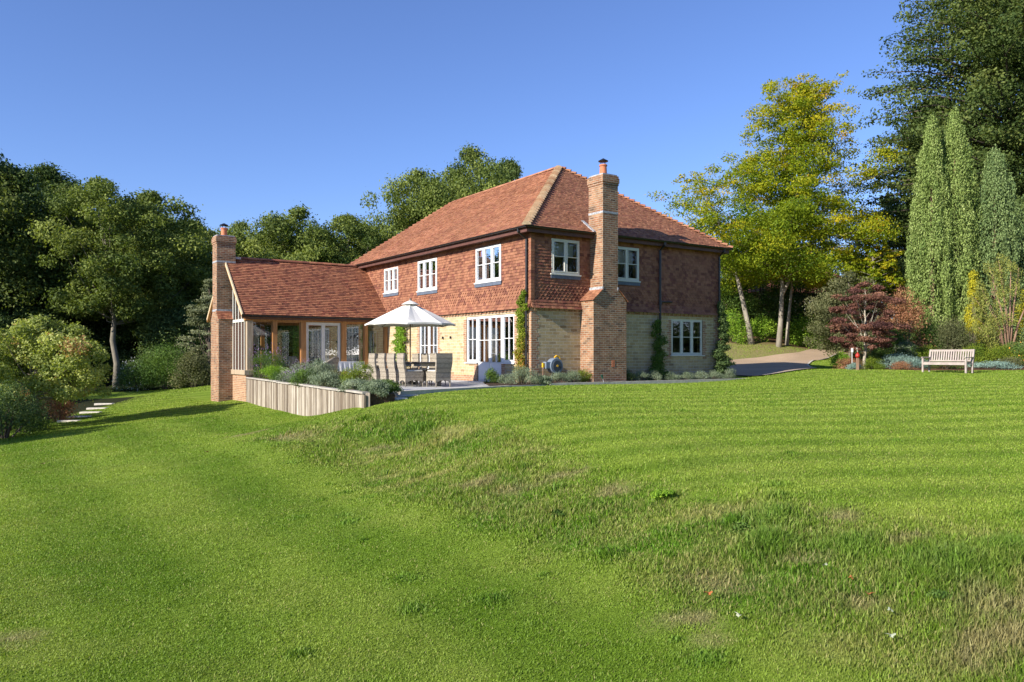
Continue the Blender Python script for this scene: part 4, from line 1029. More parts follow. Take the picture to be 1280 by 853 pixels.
# parasol
uc = hs(.35, 2.75)
t = empty('parasol', uc, RA + .25, 'open cream parasol over the terrace dining table', 'parasol')
b = MB(); b.tube([(0, 0, .05), (0, 0, 2.62)], .024, 10); b.build('pole', M_barkred, t)
b = MB(); b.lathe([(.27, 0), (.27, .07), (.06, .09), (.04, .3)], 20); b.build('base', M_black, t)
b = MB(); K = 8; nr = 7; ring = []
for i in range(nr + 1):
    f_ = i / nr
    for k in range(K * 4):
        ang = 2 * math.pi * k / (K * 4); seg = (k % 4) / 4; rib = math.cos(math.pi / K) / math.cos((seg - .5) * 2 * math.pi / K)
        r = 1.52 * f_ * rib / math.cos(0) * (1 / math.cos(math.pi / K)) ; r = 1.5 * f_ * rib / 1.0
        sag = .05 * math.sin(math.pi * seg) * math.sin(math.pi * f_) + .035 * f_ * math.sin(math.pi * seg)
        ring.append((r * math.cos(ang), r * math.sin(ang), 2.70 - .72 * f_ ** 1.08 + (-sag if f_ < .99 else .03 * math.sin(math.pi * seg))))
n = K * 4; fs = [(i * n + k, i * n + (k + 1) % n, (i + 1) * n + (k + 1) % n, (i + 1) * n + k) for i in range(nr) for k in range(n)]
b.add(ring, fs)
fr_ = [(x, y, z) for x, y, z in ring[-n:]] + [(x * 1.0, y * 1.0, z - .05) for x, y, z in ring[-n:]]
b.add(fr_, [(k, (k + 1) % n, n + (k + 1) % n, n + k) for k in range(n)])
cp = b.build('canopy', M_canvas, t, recalc=False)
b = MB(); b.lathe([(.30, 2.64), (.16, 2.72), (.04, 2.77)], 16); b.build('vent', M_canvas, cp)
b = MB(); b.lathe([(.03, 2.76), (.035, 2.80), (.02, 2.84)], 10); b.build('finial', M_bark, t)
for k in range(8):
    ang = 2 * math.pi * k / 8; c_, s_ = math.cos(ang), math.sin(ang)
    b = MB(); b.tube([(.04 * c_, .04 * s_, 2.60), (1.46 * c_, 1.46 * s_, 1.93)], .011, 6); b.build('rib', M_bark, t)
    b = MB(); b.tube([(.04 * c_, .04 * s_, 2.0), (.72 * c_, .72 * s_, 2.27)], .009, 6); b.build('strut', M_bark, t)
# rounded wicker armchairs and a table with a white cloth
def tub_chair(loc, rz, label):
    t = empty('tub_chair', loc, rz, label, 'armchair', 'rounded wicker armchairs on the terrace')
    b = MB(); b.lathe([(.34, .12), (.36, .2), (.36, .40), (.3, .42)], 20); b.build('seat', M_wicker, t)
    b = MB(); b.lathe([(.29, .42), (.30, .47), (.26, .50)], 20); b.build('cushion', M_fabric, t)
    b = MB(); K = 22
    vs = []
    for k in range(K + 1):
        a_ = math.pi * (-.12 + 1.24 * k / K); h = .60 + .28 * max(0, math.sin(a_)) ** 1.5
        for r, z in ((.36, .36), (.43, h), (.39, h), (.32, .38)): vs.append((r * math.cos(a_), r * math.sin(a_), z))
    fs = [(k * 4 + i, k * 4 + (i + 1) % 4, k * 4 + 4 + (i + 1) % 4, k * 4 + 4 + i) for k in range(K) for i in range(4)] + [(0, 1, 2, 3), (K * 4 + 3, K * 4 + 2, K * 4 + 1, K * 4)]
    b.add(vs, fs); bk_ = b.build('backrest', M_wicker, t)
    b = MB(); b.tube([(.41 * math.cos(math.pi * (-.12 + 1.24 * k / K)), .41 * math.sin(math.pi * (-.12 + 1.24 * k / K)), .60 + .28 * max(0, math.sin(math.pi * (-.12 + 1.24 * k / K))) ** 1.5) for k in range(K + 1)], .032, 8); b.build('rim', M_wicker, bk_)
    for k in range(4): a_ = math.pi / 4 + k * math.pi / 2; b = MB(); b.tube([(.27 * math.cos(a_), .27 * math.sin(a_), .14), (.3 * math.cos(a_), .3 * math.sin(a_), 0)], .02, 6); b.build('leg', M_wicker, t)
    return t
tub_chair((at(407, 26.0), 26.0, 0), -1.9, 'rounded wicker armchair with its back to the camera behind the lavender')
tub_chair((at(464, 26.3), 26.3, 0), -.9, 'rounded wicker armchair behind the clipped box ball and left of the dining chairs')
t = empty('coffee_table', (at(430, 27.6), 27.6, 0), RA, 'table covered by a white cloth in front of the glazed room', 'table')
b = MB(); b.box(-.55, .55, -.42, .42, .70, .73)
for sx, sy in ((-1, -1), (1, -1), (1, 1), (-1, 1)): b.box(sx * .48 - .025, sx * .48 + .025, sy * .36 - .025, sy * .36 + .025, 0, .7)
b.build('frame', M_white, t)
b = MB(); n = 48; top = []; bot = []
for k in range(n):
    a_ = 2 * math.pi * k / n; c_, s_ = math.cos(a_), math.sin(a_); q = 1 / max(abs(c_) / .58, abs(s_) / .45); fl = 1.03 + .03 * math.sin(k * 2.6)
    top.append((c_ * q, s_ * q, .738)); bot.append((c_ * q * fl, s_ * q * fl, .40 + .04 * math.sin(k * 1.7)))
b.add([(0, 0, .74)] + top + bot, [(0, 1 + k, 1 + (k + 1) % n) for k in range(n)] + [(1 + k, 1 + n + k, 1 + n + (k + 1) % n, 1 + (k + 1) % n) for k in range(n)]); o = b.build('tablecloth', M_white, None, recalc=False, loc=t.location, rz=RA)
tag(o, 'white cloth hanging over the table in front of the glazed room', 'tablecloth')

# ------------------------------------------------------------------ garden bench
bx_ = at(1184, 32.4); t = empty('garden_bench', (bx_, 32.4, gz(bx_, 32.4)), -1.0, 'pale weathered slatted wooden bench at the edge of the upper lawn', 'bench')
wB = .88
for sx in (-1, 1):
    b = MB(); b.box(sx * wB - .035, sx * wB + .035, -.28, -.21, 0, .62); b.build('leg', M_teak, t, bevel=.006)
    b = MB(); b.bar((sx * wB, .22, 0), (sx * wB, .25, .45), .07, .06); b.bar((sx * wB, .25, .45), (sx * wB, .36, .96), .07, .06); b.build('leg', M_teak, t)
    b = MB(); b.box(sx * wB - .04, sx * wB + .04, -.33, .30, .62, .655); b.build('armrest', M_teak, t, bevel=.006)
    b = MB(); b.box(sx * wB - .02, sx * wB + .02, -.21, .23, .35, .41); b.build('side_rail', M_teak, t)
b = MB()
for k in range(6): y = -.26 + k * .088; b.box(-wB + .04, wB - .04, y, y + .07, .42, .445)
b.box(-wB + .04, wB - .04, -.28, -.25, .33, .415); b.build('seat', M_teak, t)
b = MB(); b.bar((-wB + .03, .345, .92), (wB - .03, .345, .92), .04, .08); b.bar((-wB + .03, .265, .50), (wB - .03, .265, .50), .04, .05)
for k in range(17): x = -wB + .10 + k * (2 * wB - .2) / 16; b.bar((x, .268, .50), (x, .338, .90), .055, .018, up=(0, 1, 0))
b.build('backrest', M_teak, t)

# hose reel on the chimney wall
t = empty('hose_reel', H(.82, -.24, .60), RA, 'grey wall mounted hose reel with yellow handle beside the corner of the house', 'hose reel')
M_reel = mat_plain('grey_plastic', (0.16, 0.20, 0.26), .4, var=.08); M_yel = mat_plain('yellow_plastic', (0.75, 0.42, 0.03), .4, var=.05); M_reel2 = mat_plain('dark_plastic', (0.05, 0.06, 0.08), .4)
def cyl_y(b, r, y0, y1, c=(0, 0), n=24):
    vs = [(c[0] + r * math.cos(2 * math.pi * k / n), y, c[1] + r * math.sin(2 * math.pi * k / n)) for y in (y0, y1) for k in range(n)]
    b.add(vs, [tuple(range(n)), tuple(range(2 * n - 1, n - 1, -1))] + [(k, (k + 1) % n, n + (k + 1) % n, n + k) for k in range(n)])
b = MB(); cyl_y(b, .27, -.12, .14); b.box(-.44, -.1, -.08, .10, -.1, .14); b.build('casing', M_reel, t, bevel=.015)
b = MB(); cyl_y(b, .19, -.15, -.12); b.build('side_cover', M_reel2, t, bevel=.006)
b = MB(); cyl_y(b, .04, -.16, -.15); b.build('hub', M_yel, t)
b = MB(); b.tube([(-.02, 0, .28), (.06, 0, .34), (.18, 0, .30), (.26, 0, .14), (.29, 0, .05)], .03, 8); b.build('handle', M_yel, t)
b = MB(); b.box(-.53, -.46, -.03, .03, -.05, .10); b.build('nozzle', M_yel, t)
b = MB(); b.tube([(-.5, 0, -.05), (-.52, -.02, -.3), (-.5, .0, -.58)], .016, 8); b.build('hose', M_barkred, t)
b = MB(); b.box(-.05, .05, .14, .235, -.2, .2); b.bar((0, .1, -.2), (-.08, .1, -.5), .04); b.build('bracket', M_reel2, t)
# small solar light at the foot of the chimney
p = H(2.3, -1.0); t = empty('garden_light', (p.x, p.y, 0.02), .2, 'small dark spike light leaning at the foot of the big chimney', 'garden light')
b = MB(); b.tube([(.05, 0, -.02), (0, 0, .16)], .01, 6); b.build('spike', M_leadw, t)
b = MB(); b.tube([(0, 0, .14), (-.03, 0, .27)], [.03, .045], 8); b.build('lamp_head', mat_plain('dark_green_plastic', (0.01, 0.05, 0.035), .4), t)
# red ball post and tag in the border
x = at(1072, 34.6); t = empty('post_with_ball', (x, 34.6, gz(x, 34.6)), 0, 'short rusty post topped by a red ball in front of the purple maple', 'garden ornament')
b = MB(); b.box(-.05, .05, -.05, .05, -.1, .52); b.build('post', M_barkred, t, bevel=.01)
b = MB(); b.lathe([(.02, .52), (.07, .55), (.10, .61), (.09, .68), (.04, .73), (.01, .79)], 16); b.build('ball', mat_plain('red_glaze', (0.38, 0.03, 0.02), .3), t, smooth=True)
b = MB(); b.tube([(0, 0, .79), (-.03, 0, .93)], .02, 6); b.lathe([(.01, .9), (.05, .93), (.01, .98)], 8, (-.03, 0, 0)); b.build('finial', M_barkpale, t)
x = at(1065, 35.0); b = MB(); b.box(-.01, .01, -.01, .01, 0, .85); b.box(-.05, .05, -.012, -.008, .78, .96); o = b.build('plant_label', M_white, None, loc=(x, 35.0, gz(x, 35.0))); tag(o, 'small white plant tag on a thin stake beside the red ball post', 'plant label')

# ------------------------------------------------------------------ vegetation
def leafm(name, a, b_, c, **kw): return mat_leaf(name, [(0, a), (.5, b_), (1, c)], **kw)
L_oak = leafm('oak_leaf', (.065, .10, .024), (.14, .185, .042), (.26, .30, .07))
L_dark = leafm('dark_leaf', (.045, .08, .028), (.095, .145, .048), (.18, .24, .07))
L_gold = mat_leaf('golden_leaf', [(0, (.085, .15, .012)), (.35, (.23, .285, .014)), (.7, (.46, .39, .018)), (1, (.50, .23, .02))], trans=.4)
L_beech = leafm('dark_beech_leaf', (.035, .065, .018), (.085, .125, .032), (.17, .20, .05))  # dark green leaves of the beech, tiered tree and dark oaks
L_cyp = leafm('cypress_leaf', (.10, .165, .04), (.225, .30, .08), (.36, .43, .15), trans=.15)
L_cypb = leafm('blue_cypress_leaf', (.08, .14, .05), (.18, .25, .09), (.30, .38, .15), trans=.15)
L_maple = leafm('purple_leaf', (.065, .03, .028), (.16, .07, .055), (.31, .16, .10))
L_rust = leafm('rusty_leaf', (.17, .08, .045), (.33, .155, .085), (.46, .27, .13))
L_bright = leafm('bright_leaf', (.07, .15, .015), (.18, .32, .03), (.34, .46, .05), trans=.35)
L_olive = leafm('olive_leaf', (.06, .075, .03), (.13, .14, .06), (.23, .22, .11))
L_grey = leafm('grey_leaf', (.09, .13, .07), (.18, .23, .14), (.32, .37, .24), trans=.15)
L_blue = leafm('blue_grey_leaf', (.10, .17, .14), (.20, .30, .25), (.32, .43, .36), trans=.1)
L_yellow = leafm('yellow_leaf', (.22, .24, .02), (.48, .44, .03), (.65, .55, .05))
L_cherry = mat_leaf('cherry_leaf', [(0, (.08, .12, .03)), (.5, (.26, .31, .08)), (.95, (.50, .53, .19)), (1, (.45, .26, .13))], trans=.4)
L_box = leafm('box_leaf', (.06, .11, .01), (.14, .20, .02), (.26, .30, .03))
L_lav = leafm('lavender_flower', (.16, .10, .24), (.28, .18, .38), (.38, .28, .48))
L_white = leafm('white_flower', (.6, .6, .55), (.7, .7, .66), (.8, .8, .75))
L_ceda = leafm('cedar_needle', (.09, .11, .05), (.19, .21, .11), (.30, .31, .18), trans=.15)
L_red = leafm('creeper_leaf', (.10, .18, .02), (.24, .30, .03), (.44, .15, .05))
L_green = leafm('mid_leaf', (.035, .08, .015), (.09, .16, .03), (.18, .26, .05))

LS = .70
def leaf_arrays(rng, cc, cr, n, size, aspect=.55, up=.25, outw=.7, shell=.55, tangent_up=0.0, ctint=None, tvar=.5, droop=0.0):
    """n leaves shared out over clumps at cc (k,3) with radii cr (k,3)"""
    n = int(n * 1.75); size = size * LS
    k = len(cc); vol = (cr[:, 0] * cr[:, 1] * cr[:, 2]) ** .67; pr = vol / vol.sum(); i = rng.choice(k, n, p=pr)
    d = rng.normal(size=(n, 3)); d /= np.linalg.norm(d, axis=1)[:, None]; rr = shell + (1 - shell) * rng.uniform(0, 1, n) ** .7
    rr *= rng.uniform(.75, 1.12, n)
    p = cc[i] + d * cr[i] * rr[:, None]
    nr = d * outw + rng.normal(size=(n, 3)) * .55 + np.array([0, 0, up]); nr /= np.linalg.norm(nr, axis=1)[:, None]
    t = rng.normal(size=(n, 3)) + np.array([0, 0, tangent_up * 3]); t -= nr * (t * nr).sum(1)[:, None]; t /= np.linalg.norm(t, axis=1)[:, None] + 1e-9
    b_ = np.cross(nr, t); s = size * rng.uniform(.65, 1.3, n)[:, None]
    V = np.stack([p - t * s * .5, p + b_ * s * aspect * .5 + t * s * .05, p + t * s * .5, p - b_ * s * aspect * .5 + t * s * .05], 1)
    ti = (ctint[i] if ctint is not None else .5) + rng.normal(0, .5, n) * tvar * .5
    return V.reshape(-1, 3), np.clip(ti, 0, 1)
def build_leaves(name, mat, parts, parent=None):
    V = np.concatenate([p[0] for p in parts]); T = np.concatenate([p[1] for p in parts]); n = len(T)
    return mesh_np(name, V, np.arange(n * 4).reshape(-1, 4), mat, parent, tint=T)
def prof(kind, u):
    u = np.clip(u, 0, 1)
    if kind == 'dome': return np.sqrt(np.clip(1 - np.abs(2 * u - .85) ** 2.2 / 1.25, 0.02, 1))
    if kind == 'cone': return (1 - u) ** .75 * np.minimum(1, .55 + u * 3) + .06
    if kind == 'beech': return np.minimum(1, .7 + u * 1.6) * (1 - u ** 1.7) ** .8 * .97 + .05
    if kind == 'column': return np.minimum(1, .62 + u * 1.6) * (1 - u ** 3.0) ** .85 + .02
    if kind == 'wide': return np.sqrt(np.clip(1 - (1.6 * (u - .35)) ** 2, .05, 1))
def tree(name, label, cat, loc, h, r, th, mat, bark, nleaf, nclump, leaf=.24, kind='dome', seed=0, clump=.24, flat=.7, group=None, lean=(0, 0), trunk_r=None, limbs=14, shell=.5, bias=.55, ry=None, forks=None, tvar=.5, up=.25, zsq=1.0, aspect=.6):
    rng = np.random.default_rng(seed); t = empty(name, loc, 0, label, cat, group); ry = ry or r; nclump = int(nclump * 1.7); clump *= .82
    u = rng.uniform(0, 1, nclump) ** zsq; ang = rng.uniform(0, 2 * math.pi, nclump); rad_ = prof(kind, u) * (bias + (1 - bias) * rng.uniform(0, 1, nclump)) * rng.uniform(.75, 1.08, nclump)
    rad_[rng.uniform(0, 1, nclump) < .18] *= .45
    cz = th + (h - th) * u * .94; lx = lean[0] * (cz / h) ** 1.5; ly = lean[1] * (cz / h) ** 1.5
    crr = clump * r * rng.uniform(.6, 1.25, nclump) * (.55 + .45 * prof(kind, u))
    cc = np.stack([np.cos(ang) * np.maximum(rad_ * r - crr * .5, 0) + lx, np.sin(ang) * np.maximum(rad_ * ry - crr * .5, 0) + ly, cz], 1); cr = np.stack([crr, crr, crr * flat], 1)
    ct = np.clip(.5 + rng.normal(0, .2, nclump), 0, 1)
    if kind == 'gold': pass
    parts = [leaf_arrays(rng, cc, cr, nleaf, leaf, aspect, up, ctint=ct, shell=shell, tvar=tvar)]
    # loose sprigs that break the outline
    ns = nleaf // 8; cs = cr * 1.35; parts.append(leaf_arrays(rng, cc, cs, ns, leaf, aspect, up, ctint=ct, shell=.8, tvar=tvar))
    build_leaves('crown', mat, parts, t)
    tr = trunk_r or h * .022; b = MB(); K = 8
    pts = [(lean[0] * (k / K) ** 1.5 * .85 + rng.normal(0, .005) * h * (k > 0), lean[1] * (k / K) ** 1.5 * .85 + rng.normal(0, .008) * h * (k > 0), (h * .86) * k / K - (.4 if k == 0 else 0)) for k in range(K + 1)]
    rs = [tr * (1.35 if k == 0 else 1) * (1 - .88 * (k / K)) for k in range(K + 1)]
    b.tube(pts, rs, 9)
    order = rng.permutation(nclump)[:limbs]
    for j in order:
        c_ = cc[j]; zb = th * .8 + max(c_[2] - th * .8, 0) * rng.uniform(.1, .7); q = min(max(zb / (h * .86), 0), 1); i0 = min(int(q * K), K - 1); f_ = q * K - i0
        a = Vector(pts[i0]).lerp(Vector(pts[i0 + 1]), f_); e = Vector(c_); mid = a.lerp(e, .5) + Vector((0, 0, -.04 * h * rng.uniform(0, 1)))
        r0 = tr * (1 - .88 * q) * .34; b.tube([a, mid, e], [r0, r0 * .6, r0 * .15], 6, caps=False)
    b.build('trunk', bark, t, smooth=True)
    return t
def shrub(name, label, cat, loc, w, h, mat, nleaf=1500, leaf=.07, seed=0, nclump=14, group=None, d=None, base=.12, shape='mound', extra=None, aspect=.5, tangent_up=0.0, shell=.55, stems=True):
    rng = np.random.default_rng(seed); d = d or w
    u = rng.uniform(0, 1, nclump); ang = rng.uniform(0, 2 * math.pi, nclump)
    if shape == 'mound': pr_ = np.sqrt(np.clip(1 - u ** 2, 0, 1))
    elif shape == 'cone': pr_ = 1 - u * .85
    elif shape == 'low': pr_ = np.ones(nclump)
    else: pr_ = np.sqrt(np.clip(1 - (2 * u - 1) ** 2, .05, 1))
    rr = pr_ * np.sqrt(rng.uniform(.1, 1, nclump)); crw = min(w, d) * rng.uniform(.16, .27, nclump); crz = np.minimum(crw, h * rng.uniform(.2, .34, nclump))
    cc = np.stack([np.cos(ang) * rr * np.maximum(w / 2 - crw * .6, .02), np.sin(ang) * rr * np.maximum(d / 2 - crw * .6, .02), h * base + u * np.maximum(h * (1 - base) - crz, .05)], 1)
    cr = np.stack([crw, crw, crz], 1)
    ct = np.clip(.5 + rng.normal(0, .18, nclump), 0, 1)
    parts = [leaf_arrays(rng, cc, cr, nleaf, leaf, aspect, .3, ctint=ct, tangent_up=tangent_up, shell=shell), leaf_arrays(rng, cc, cr * 1.35, nleaf // 7, leaf, aspect, .3, ctint=ct, tangent_up=tangent_up + .3, shell=.8)]
    if not (stems or extra):
        o = build_leaves(name, mat, parts); o.location = loc; return tag(o, label, cat, group)
    t = empty(name, loc, 0, label, cat, group); build_leaves('foliage', mat, parts, t)
    if stems:
        b = MB()
        for j in range(min(nclump, 9)): b.tube([(cc[j][0] * .15, cc[j][1] * .15, -.1), (cc[j][0] * .6, cc[j][1] * .6, cc[j][2] * .5), tuple(cc[j])], [.012 + h * .012, .01 + h * .007, .004], 5, caps=False)
        b.build('stem', M_barkdark, t)
    if extra:
        m2, n2, s2, zlo = extra
        k = rng.choice(nclump, max(3, nclump // 2), replace=False); c2 = cc[k] + np.array([0, 0, h * zlo]); 
        build_leaves('flower', m2, [leaf_arrays(rng, c2, cr[k] * 1.25, n2, s2, .6, .4, shell=.7, tangent_up=1.0)], t)
    return t
def G(px, Y): x = at(px, Y); return (x, Y, gz(x, Y))
def climber(name, label, M, u, z0, z1, w, mat, n, leaf, seed, stem=M_bark, taper=.5):
    """leaves against a house wall; M maps (u, out, z) in house coordinates"""
    rng = np.random.default_rng(seed); K = int((z1 - z0) / .16) + 2; zz = np.linspace(z0, z1, K); ww = w * (1 - taper * (zz - z0) / (z1 - z0)) * rng.uniform(.7, 1.2, K)
    cc = np.array([M(u + rng.normal(0, w * .13), .10 + ww[i] * .18, zz[i]) for i in range(K)], float)
    e = np.array([M(1, 0, 0)]) - np.array([M(0, 0, 0)]); dd = np.abs(e[0]); 
    cr = np.stack([np.where(dd[0] > .5, ww / 2, .06 + ww * .16), np.where(dd[1] > .5, ww / 2, .06 + ww * .16), np.full(K, .16)], 1)
    t = empty(name, A0, RA, label, 'climbing plant'); build_leaves('foliage', mat, [leaf_arrays(rng, cc, cr, n, leaf, .7, .1, shell=.3, ctint=np.clip(.85 - (zz - z0) / (z1 - z0) * .6, 0, 1) if mat == L_red else None)], t)
    b = MB(); b.tube([M(u + .04 * math.sin(k * 1.3), .05, -.1 + (z1 + .1) * k / 8) for k in range(9)], [.025 * (1 - k / 10) for k in range(9)], 6); b.build('stem', stem, t)
    return t

# climbers on the house
climber('climbing_rose', 'tall leafy climber turning red at the foot on the corner of the house', ML, .36, .1, 3.05, .62, L_red, 3600, .08, 3, taper=.45)
climber('climbing_shrub', 'bright yellow green climber on the sandstone wall behind the parasol pole', ML, 9.4, .3, 2.6, .95, L_bright, 3000, .10, 4, taper=.4)
climber('climbing_shrub', 'dark bushy climber with reddish tips at the foot of the middle downpipe', MR, 5.8, .1, 2.2, 1.15, L_green, 3000, .08, 5, taper=.7)
climber('ivy', 'tall dark ivy column covering the far right corner of the house', MR, 9.35, .0, 3.0, 1.15, L_dark, 5200, .09, 6, taper=.72)

# plants in the bed along the house
def HB(a, b_): p = H(a, b_); return (p.x, p.y, 0.03)
shrub('lavender_bush', 'dark green leafy mound in front of the white french doors', 'shrub', HB(-1.15, .55), .8, .55, L_green, 1500, .06, 11)
shrub('lavender_bush', 'wide grey green lavender mound between the french doors and the house corner', 'shrub', HB(-.75, -.45), 1.5, .62, L_grey, 3600, .07, 12, d=.9, tangent_up=1.0, aspect=.25)
shrub('leafy_plant', 'low pale green leafy clump at the foot of the house corner', 'plant', HB(-.05, -.75), .7, .28, L_grey, 700, .08, 13)
shrub('lavender_bush', 'silvery lavender clump below the hose reel', 'shrub', HB(.75, -.6), .8, .42, L_grey, 1500, .06, 14, tangent_up=1.2, aspect=.25)
shrub('lavender_bush', 'silvery lavender clump between the hose reel and the box ball', 'shrub', HB(1.35, -.55), .75, .45, L_grey, 1500, .06, 15, tangent_up=1.2, aspect=.25)
shrub('box_ball', 'small clipped box ball beside the big chimney', 'shrub', HB(1.9, -.5), .5, .5, L_box, 1600, .04, 16, shape='ball', shell=.85)
sil = ['dark leafy plant tucked against the right side of the big chimney', 'grey leaved clump right of the big chimney', 'grey lavender clump in front of the dark bushy climber', 'grey lavender clump left of the ground floor window', 'grey lavender clump below the left half of the ground floor window',
       'grey lavender clump below the right half of the ground floor window', 'grey lavender clump between the window and the ivy column', 'grey leaved clump at the foot of the ivy column']
for k, (a_, w_, h_) in enumerate(((3.95, .6, .5), (4.55, .75, .38), (5.2, .8, .42), (6.1, .8, .36), (6.95, .85, .34), (7.75, .85, .34), (8.5, .8, .38), (9.35, .9, .45))):
    shrub('lavender_bush' if k else 'leafy_plant', sil[k], 'shrub', HB(a_, -.5), w_, h_, L_grey if k else L_dark, 1300, .06, 20 + k, tangent_up=1.1, aspect=.28)
# planter plants behind the board wall
def PW(s, inn=.55): p = W0.lerp(W1, s) - nW * inn; return (p.x, p.y, .02)
pl = [(.035, .45, 1.3, 1.15, L_green, 'verbena', 'tall wispy verbena with purple heads beside the garden room corner post', (L_lav, 130, .07, .22)),
      (.14, .6, 1.3, 1.05, L_green, 'verbena', 'tall loose verbena with purple heads below the lampshade', (L_lav, 110, .07, .22)),
      (.22, .35, 1.2, .5, L_bright, 'leafy_plant', 'low bright green clump spilling over the left of the board wall', None),
      (.32, .45, 1.2, .42, L_green, 'leafy_plant', 'low green trailing clump at the board wall below the second oak post', None),
      (.40, .7, 1.5, .62, L_grey, 'lavender_bush', 'grey green lavender with purple spikes in front of the second glass panel', (L_lav, 420, .055, .12)),
      (.50, .5, 1.4, .5, L_grey, 'lavender_bush', 'grey green lavender with purple spikes in front of the cream french doors', (L_lav, 380, .055, .12)),
      (.62, .5, 1.1, .74, L_grey, 'shrub', 'tall rounded grey green bush in front of the round wicker armchair', None),
      (.58, .25, 1.0, .5, L_green, 'shrub', 'small dense green cushion at the board wall below the round bush', None),
      (.71, .6, 1.1, .5, L_olive, 'shrub', 'loose olive green bush in the planter left of the box ball', None),
      (.72, .25, 1.1, .44, L_grey, 'rosemary', 'grey green rosemary dome overhanging the board wall', None),
      (.84, .62, .95, .80, L_box, 'box_ball', 'round clipped golden green box ball beside the dining chairs', None),
      (.905, .2, .9, .30, L_grey, 'rosemary', 'trailing grey green rosemary spilling over the right end of the board wall', None),
      (.985, .35, .8, .30, L_grey, 'rosemary', 'grey green rosemary tumbling over the end post of the board wall', None),
      (.945, .8, .9, .28, L_green, 'rosemary', 'low spreading green plant at the very end of the planter by the steps', None)]
for k, (s, inn, w, h, mt, nm, lb, ex) in enumerate(pl):
    if nm == 'box_ball': shrub(nm, lb, 'shrub', PW(s, inn), w, h, mt, 4200, .045, 40 + k, shape='ball', shell=.85, base=.1)
    elif nm == 'verbena': shrub(nm, lb, 'plant', PW(s, inn), w, h * 1.12, mt, 2600, .075, 40 + k, aspect=.22, tangent_up=1.3, extra=ex, shell=.2)
    else: shrub(nm, lb, 'plant' if 'plant' in nm else 'shrub', PW(s, inn), w * 1.1, h * 1.2, mt, 3600, .06, 40 + k, aspect=.35, tangent_up=.5, extra=ex)

# ---- left side: spreading cherry, bushes and the wood
cx, cy, cz = G(47, 27.5)
tree('spreading_cherry', 'low spreading tree with pale yellow green leaves at the left edge beside the stone steps', 'tree', (cx, cy, cz), 3.85, 3.4, 1.1, L_cherry, M_bark, 23000, 64, leaf=.14, kind='wide', seed=31, clump=.17, flat=.75, trunk_r=.16, limbs=30, ry=2.8, zsq=.9, bias=.3, tvar=.35)
shrub('understorey_bush', 'shaded dark green bush below the left end of the spreading cherry', 'shrub', G(5, 24.0), 2.6, 1.9, L_dark, 5000, .1, 32, nclump=20)
shrub('understorey_bush', 'low shaded bush with bright leaf tips left of the cherry trunk', 'shrub', G(25, 26.0), 1.8, .9, L_green, 3000, .09, 33)
shrub('understorey_bush', 'low brown leaved bush right of the cherry trunk next to the steps', 'shrub', G(74, 30.5), 1.8, 1.0, L_rust, 1800, .08, 34)
shrub('understorey_bush', 'small grey green bush directly behind the cherry trunk', 'shrub', G(58, 31.5), 2.0, 1.3, L_olive, 2400, .09, 35)
shrub('rounded_bush', 'large rounded dark green bush in front of the wood left of the brick chimney', 'shrub', G(207, 44.0), 4.2, 2.8, L_green, 9000, .13, 36, nclump=34)
shrub('rounded_bush', 'lighter green bush directly left of the garden room chimney', 'shrub', G(243, 43.0), 2.4, 2.2, L_olive, 5000, .13, 37, nclump=20)
shrub('flowering_bush', 'low bush dotted with white flowers at the edge of the wood', 'shrub', G(172, 44.0), 2.3, 1.9, L_dark, 3600, .12, 38, extra=(L_white, 260, .11, .05))
tree('young_cedar', 'pale grey green tree with drooping tiered branches beside the garden room chimney', 'tree', G(262, 47.0), 6.6, 2.7, .5, L_ceda, M_barkdark, 9000, 60, leaf=.16, kind='cone', seed=39, clump=.26, flat=.28, limbs=30)

oakA = tree('oak_tree', 'pale trunked oak with a forked leafy crown in the middle of the left wood', 'tree', G(146, 50.0), 13.4, 4.6, 4.4, L_oak, M_barkgrey, 22000, 75, leaf=.26, seed=51, clump=.27, limbs=26, lean=(-1.2, 0), trunk_r=.21, group='trees of the left wood')
oakB = tree('oak_tree', 'broad dark oak at the far left edge of the wood', 'tree', G(20, 52.0), 15.0, 6.0, 2.0, L_beech, M_barkdark, 30000, 90, leaf=.28, seed=52, clump=.25, group='trees of the left wood')
oakC = tree('oak_tree', 'round crowned oak standing between the garden room roof and the parasol side of the house', 'tree', G(372, 62.0), 12.5, 6.5, 1.5, L_oak, M_bark, 30000, 95, leaf=.27, seed=53, clump=.24, group='trees behind the garden room')
oakC.scale = (1, 1, 1.08)
def place(src, px, Y, h, w, rz, label, group, hs_=None):
    base = {'A': 13.4, 'B': 15.0, 'C': 12.5}[src]; br = {'A': 4.6, 'B': 6.0, 'C': 6.5}[src]; o = {'A': oakA, 'B': oakB, 'C': oakC}[src]
    return dup(o, G(px, Y), rz, (w / br, w / br, h / base), label, group)
lw = 'trees of the left wood'; bw = 'trees behind the garden room'
place('B', -75, 50, 18.0, 6.5, 1.0, 'tall dark oak cut off by the left edge of the photograph', lw)
place('B', 88, 57, 15.0, 5.5, 2.2, 'dark oak between the far left oak and the pale trunked oak', lw)
place('A', 205, 54, 13.0, 5.2, 1.3, 'green oak right of the pale trunked oak with a flat top', lw)
place('B', 235, 60, 12.6, 5.0, 4.0, 'dark oak rising left of the garden room chimney', lw)
place('C', 180, 66, 15.0, 6.0, 3.0, 'oak with yellow green top behind the middle of the left wood', lw)
place('B', 60, 66, 18.5, 7.0, 5.0, 'tallest oak at the back of the left wood', lw)
place('B', 120, 74, 14.5, 7.0, .4, 'shaded oak deep in the wood behind the pale trunk', lw)
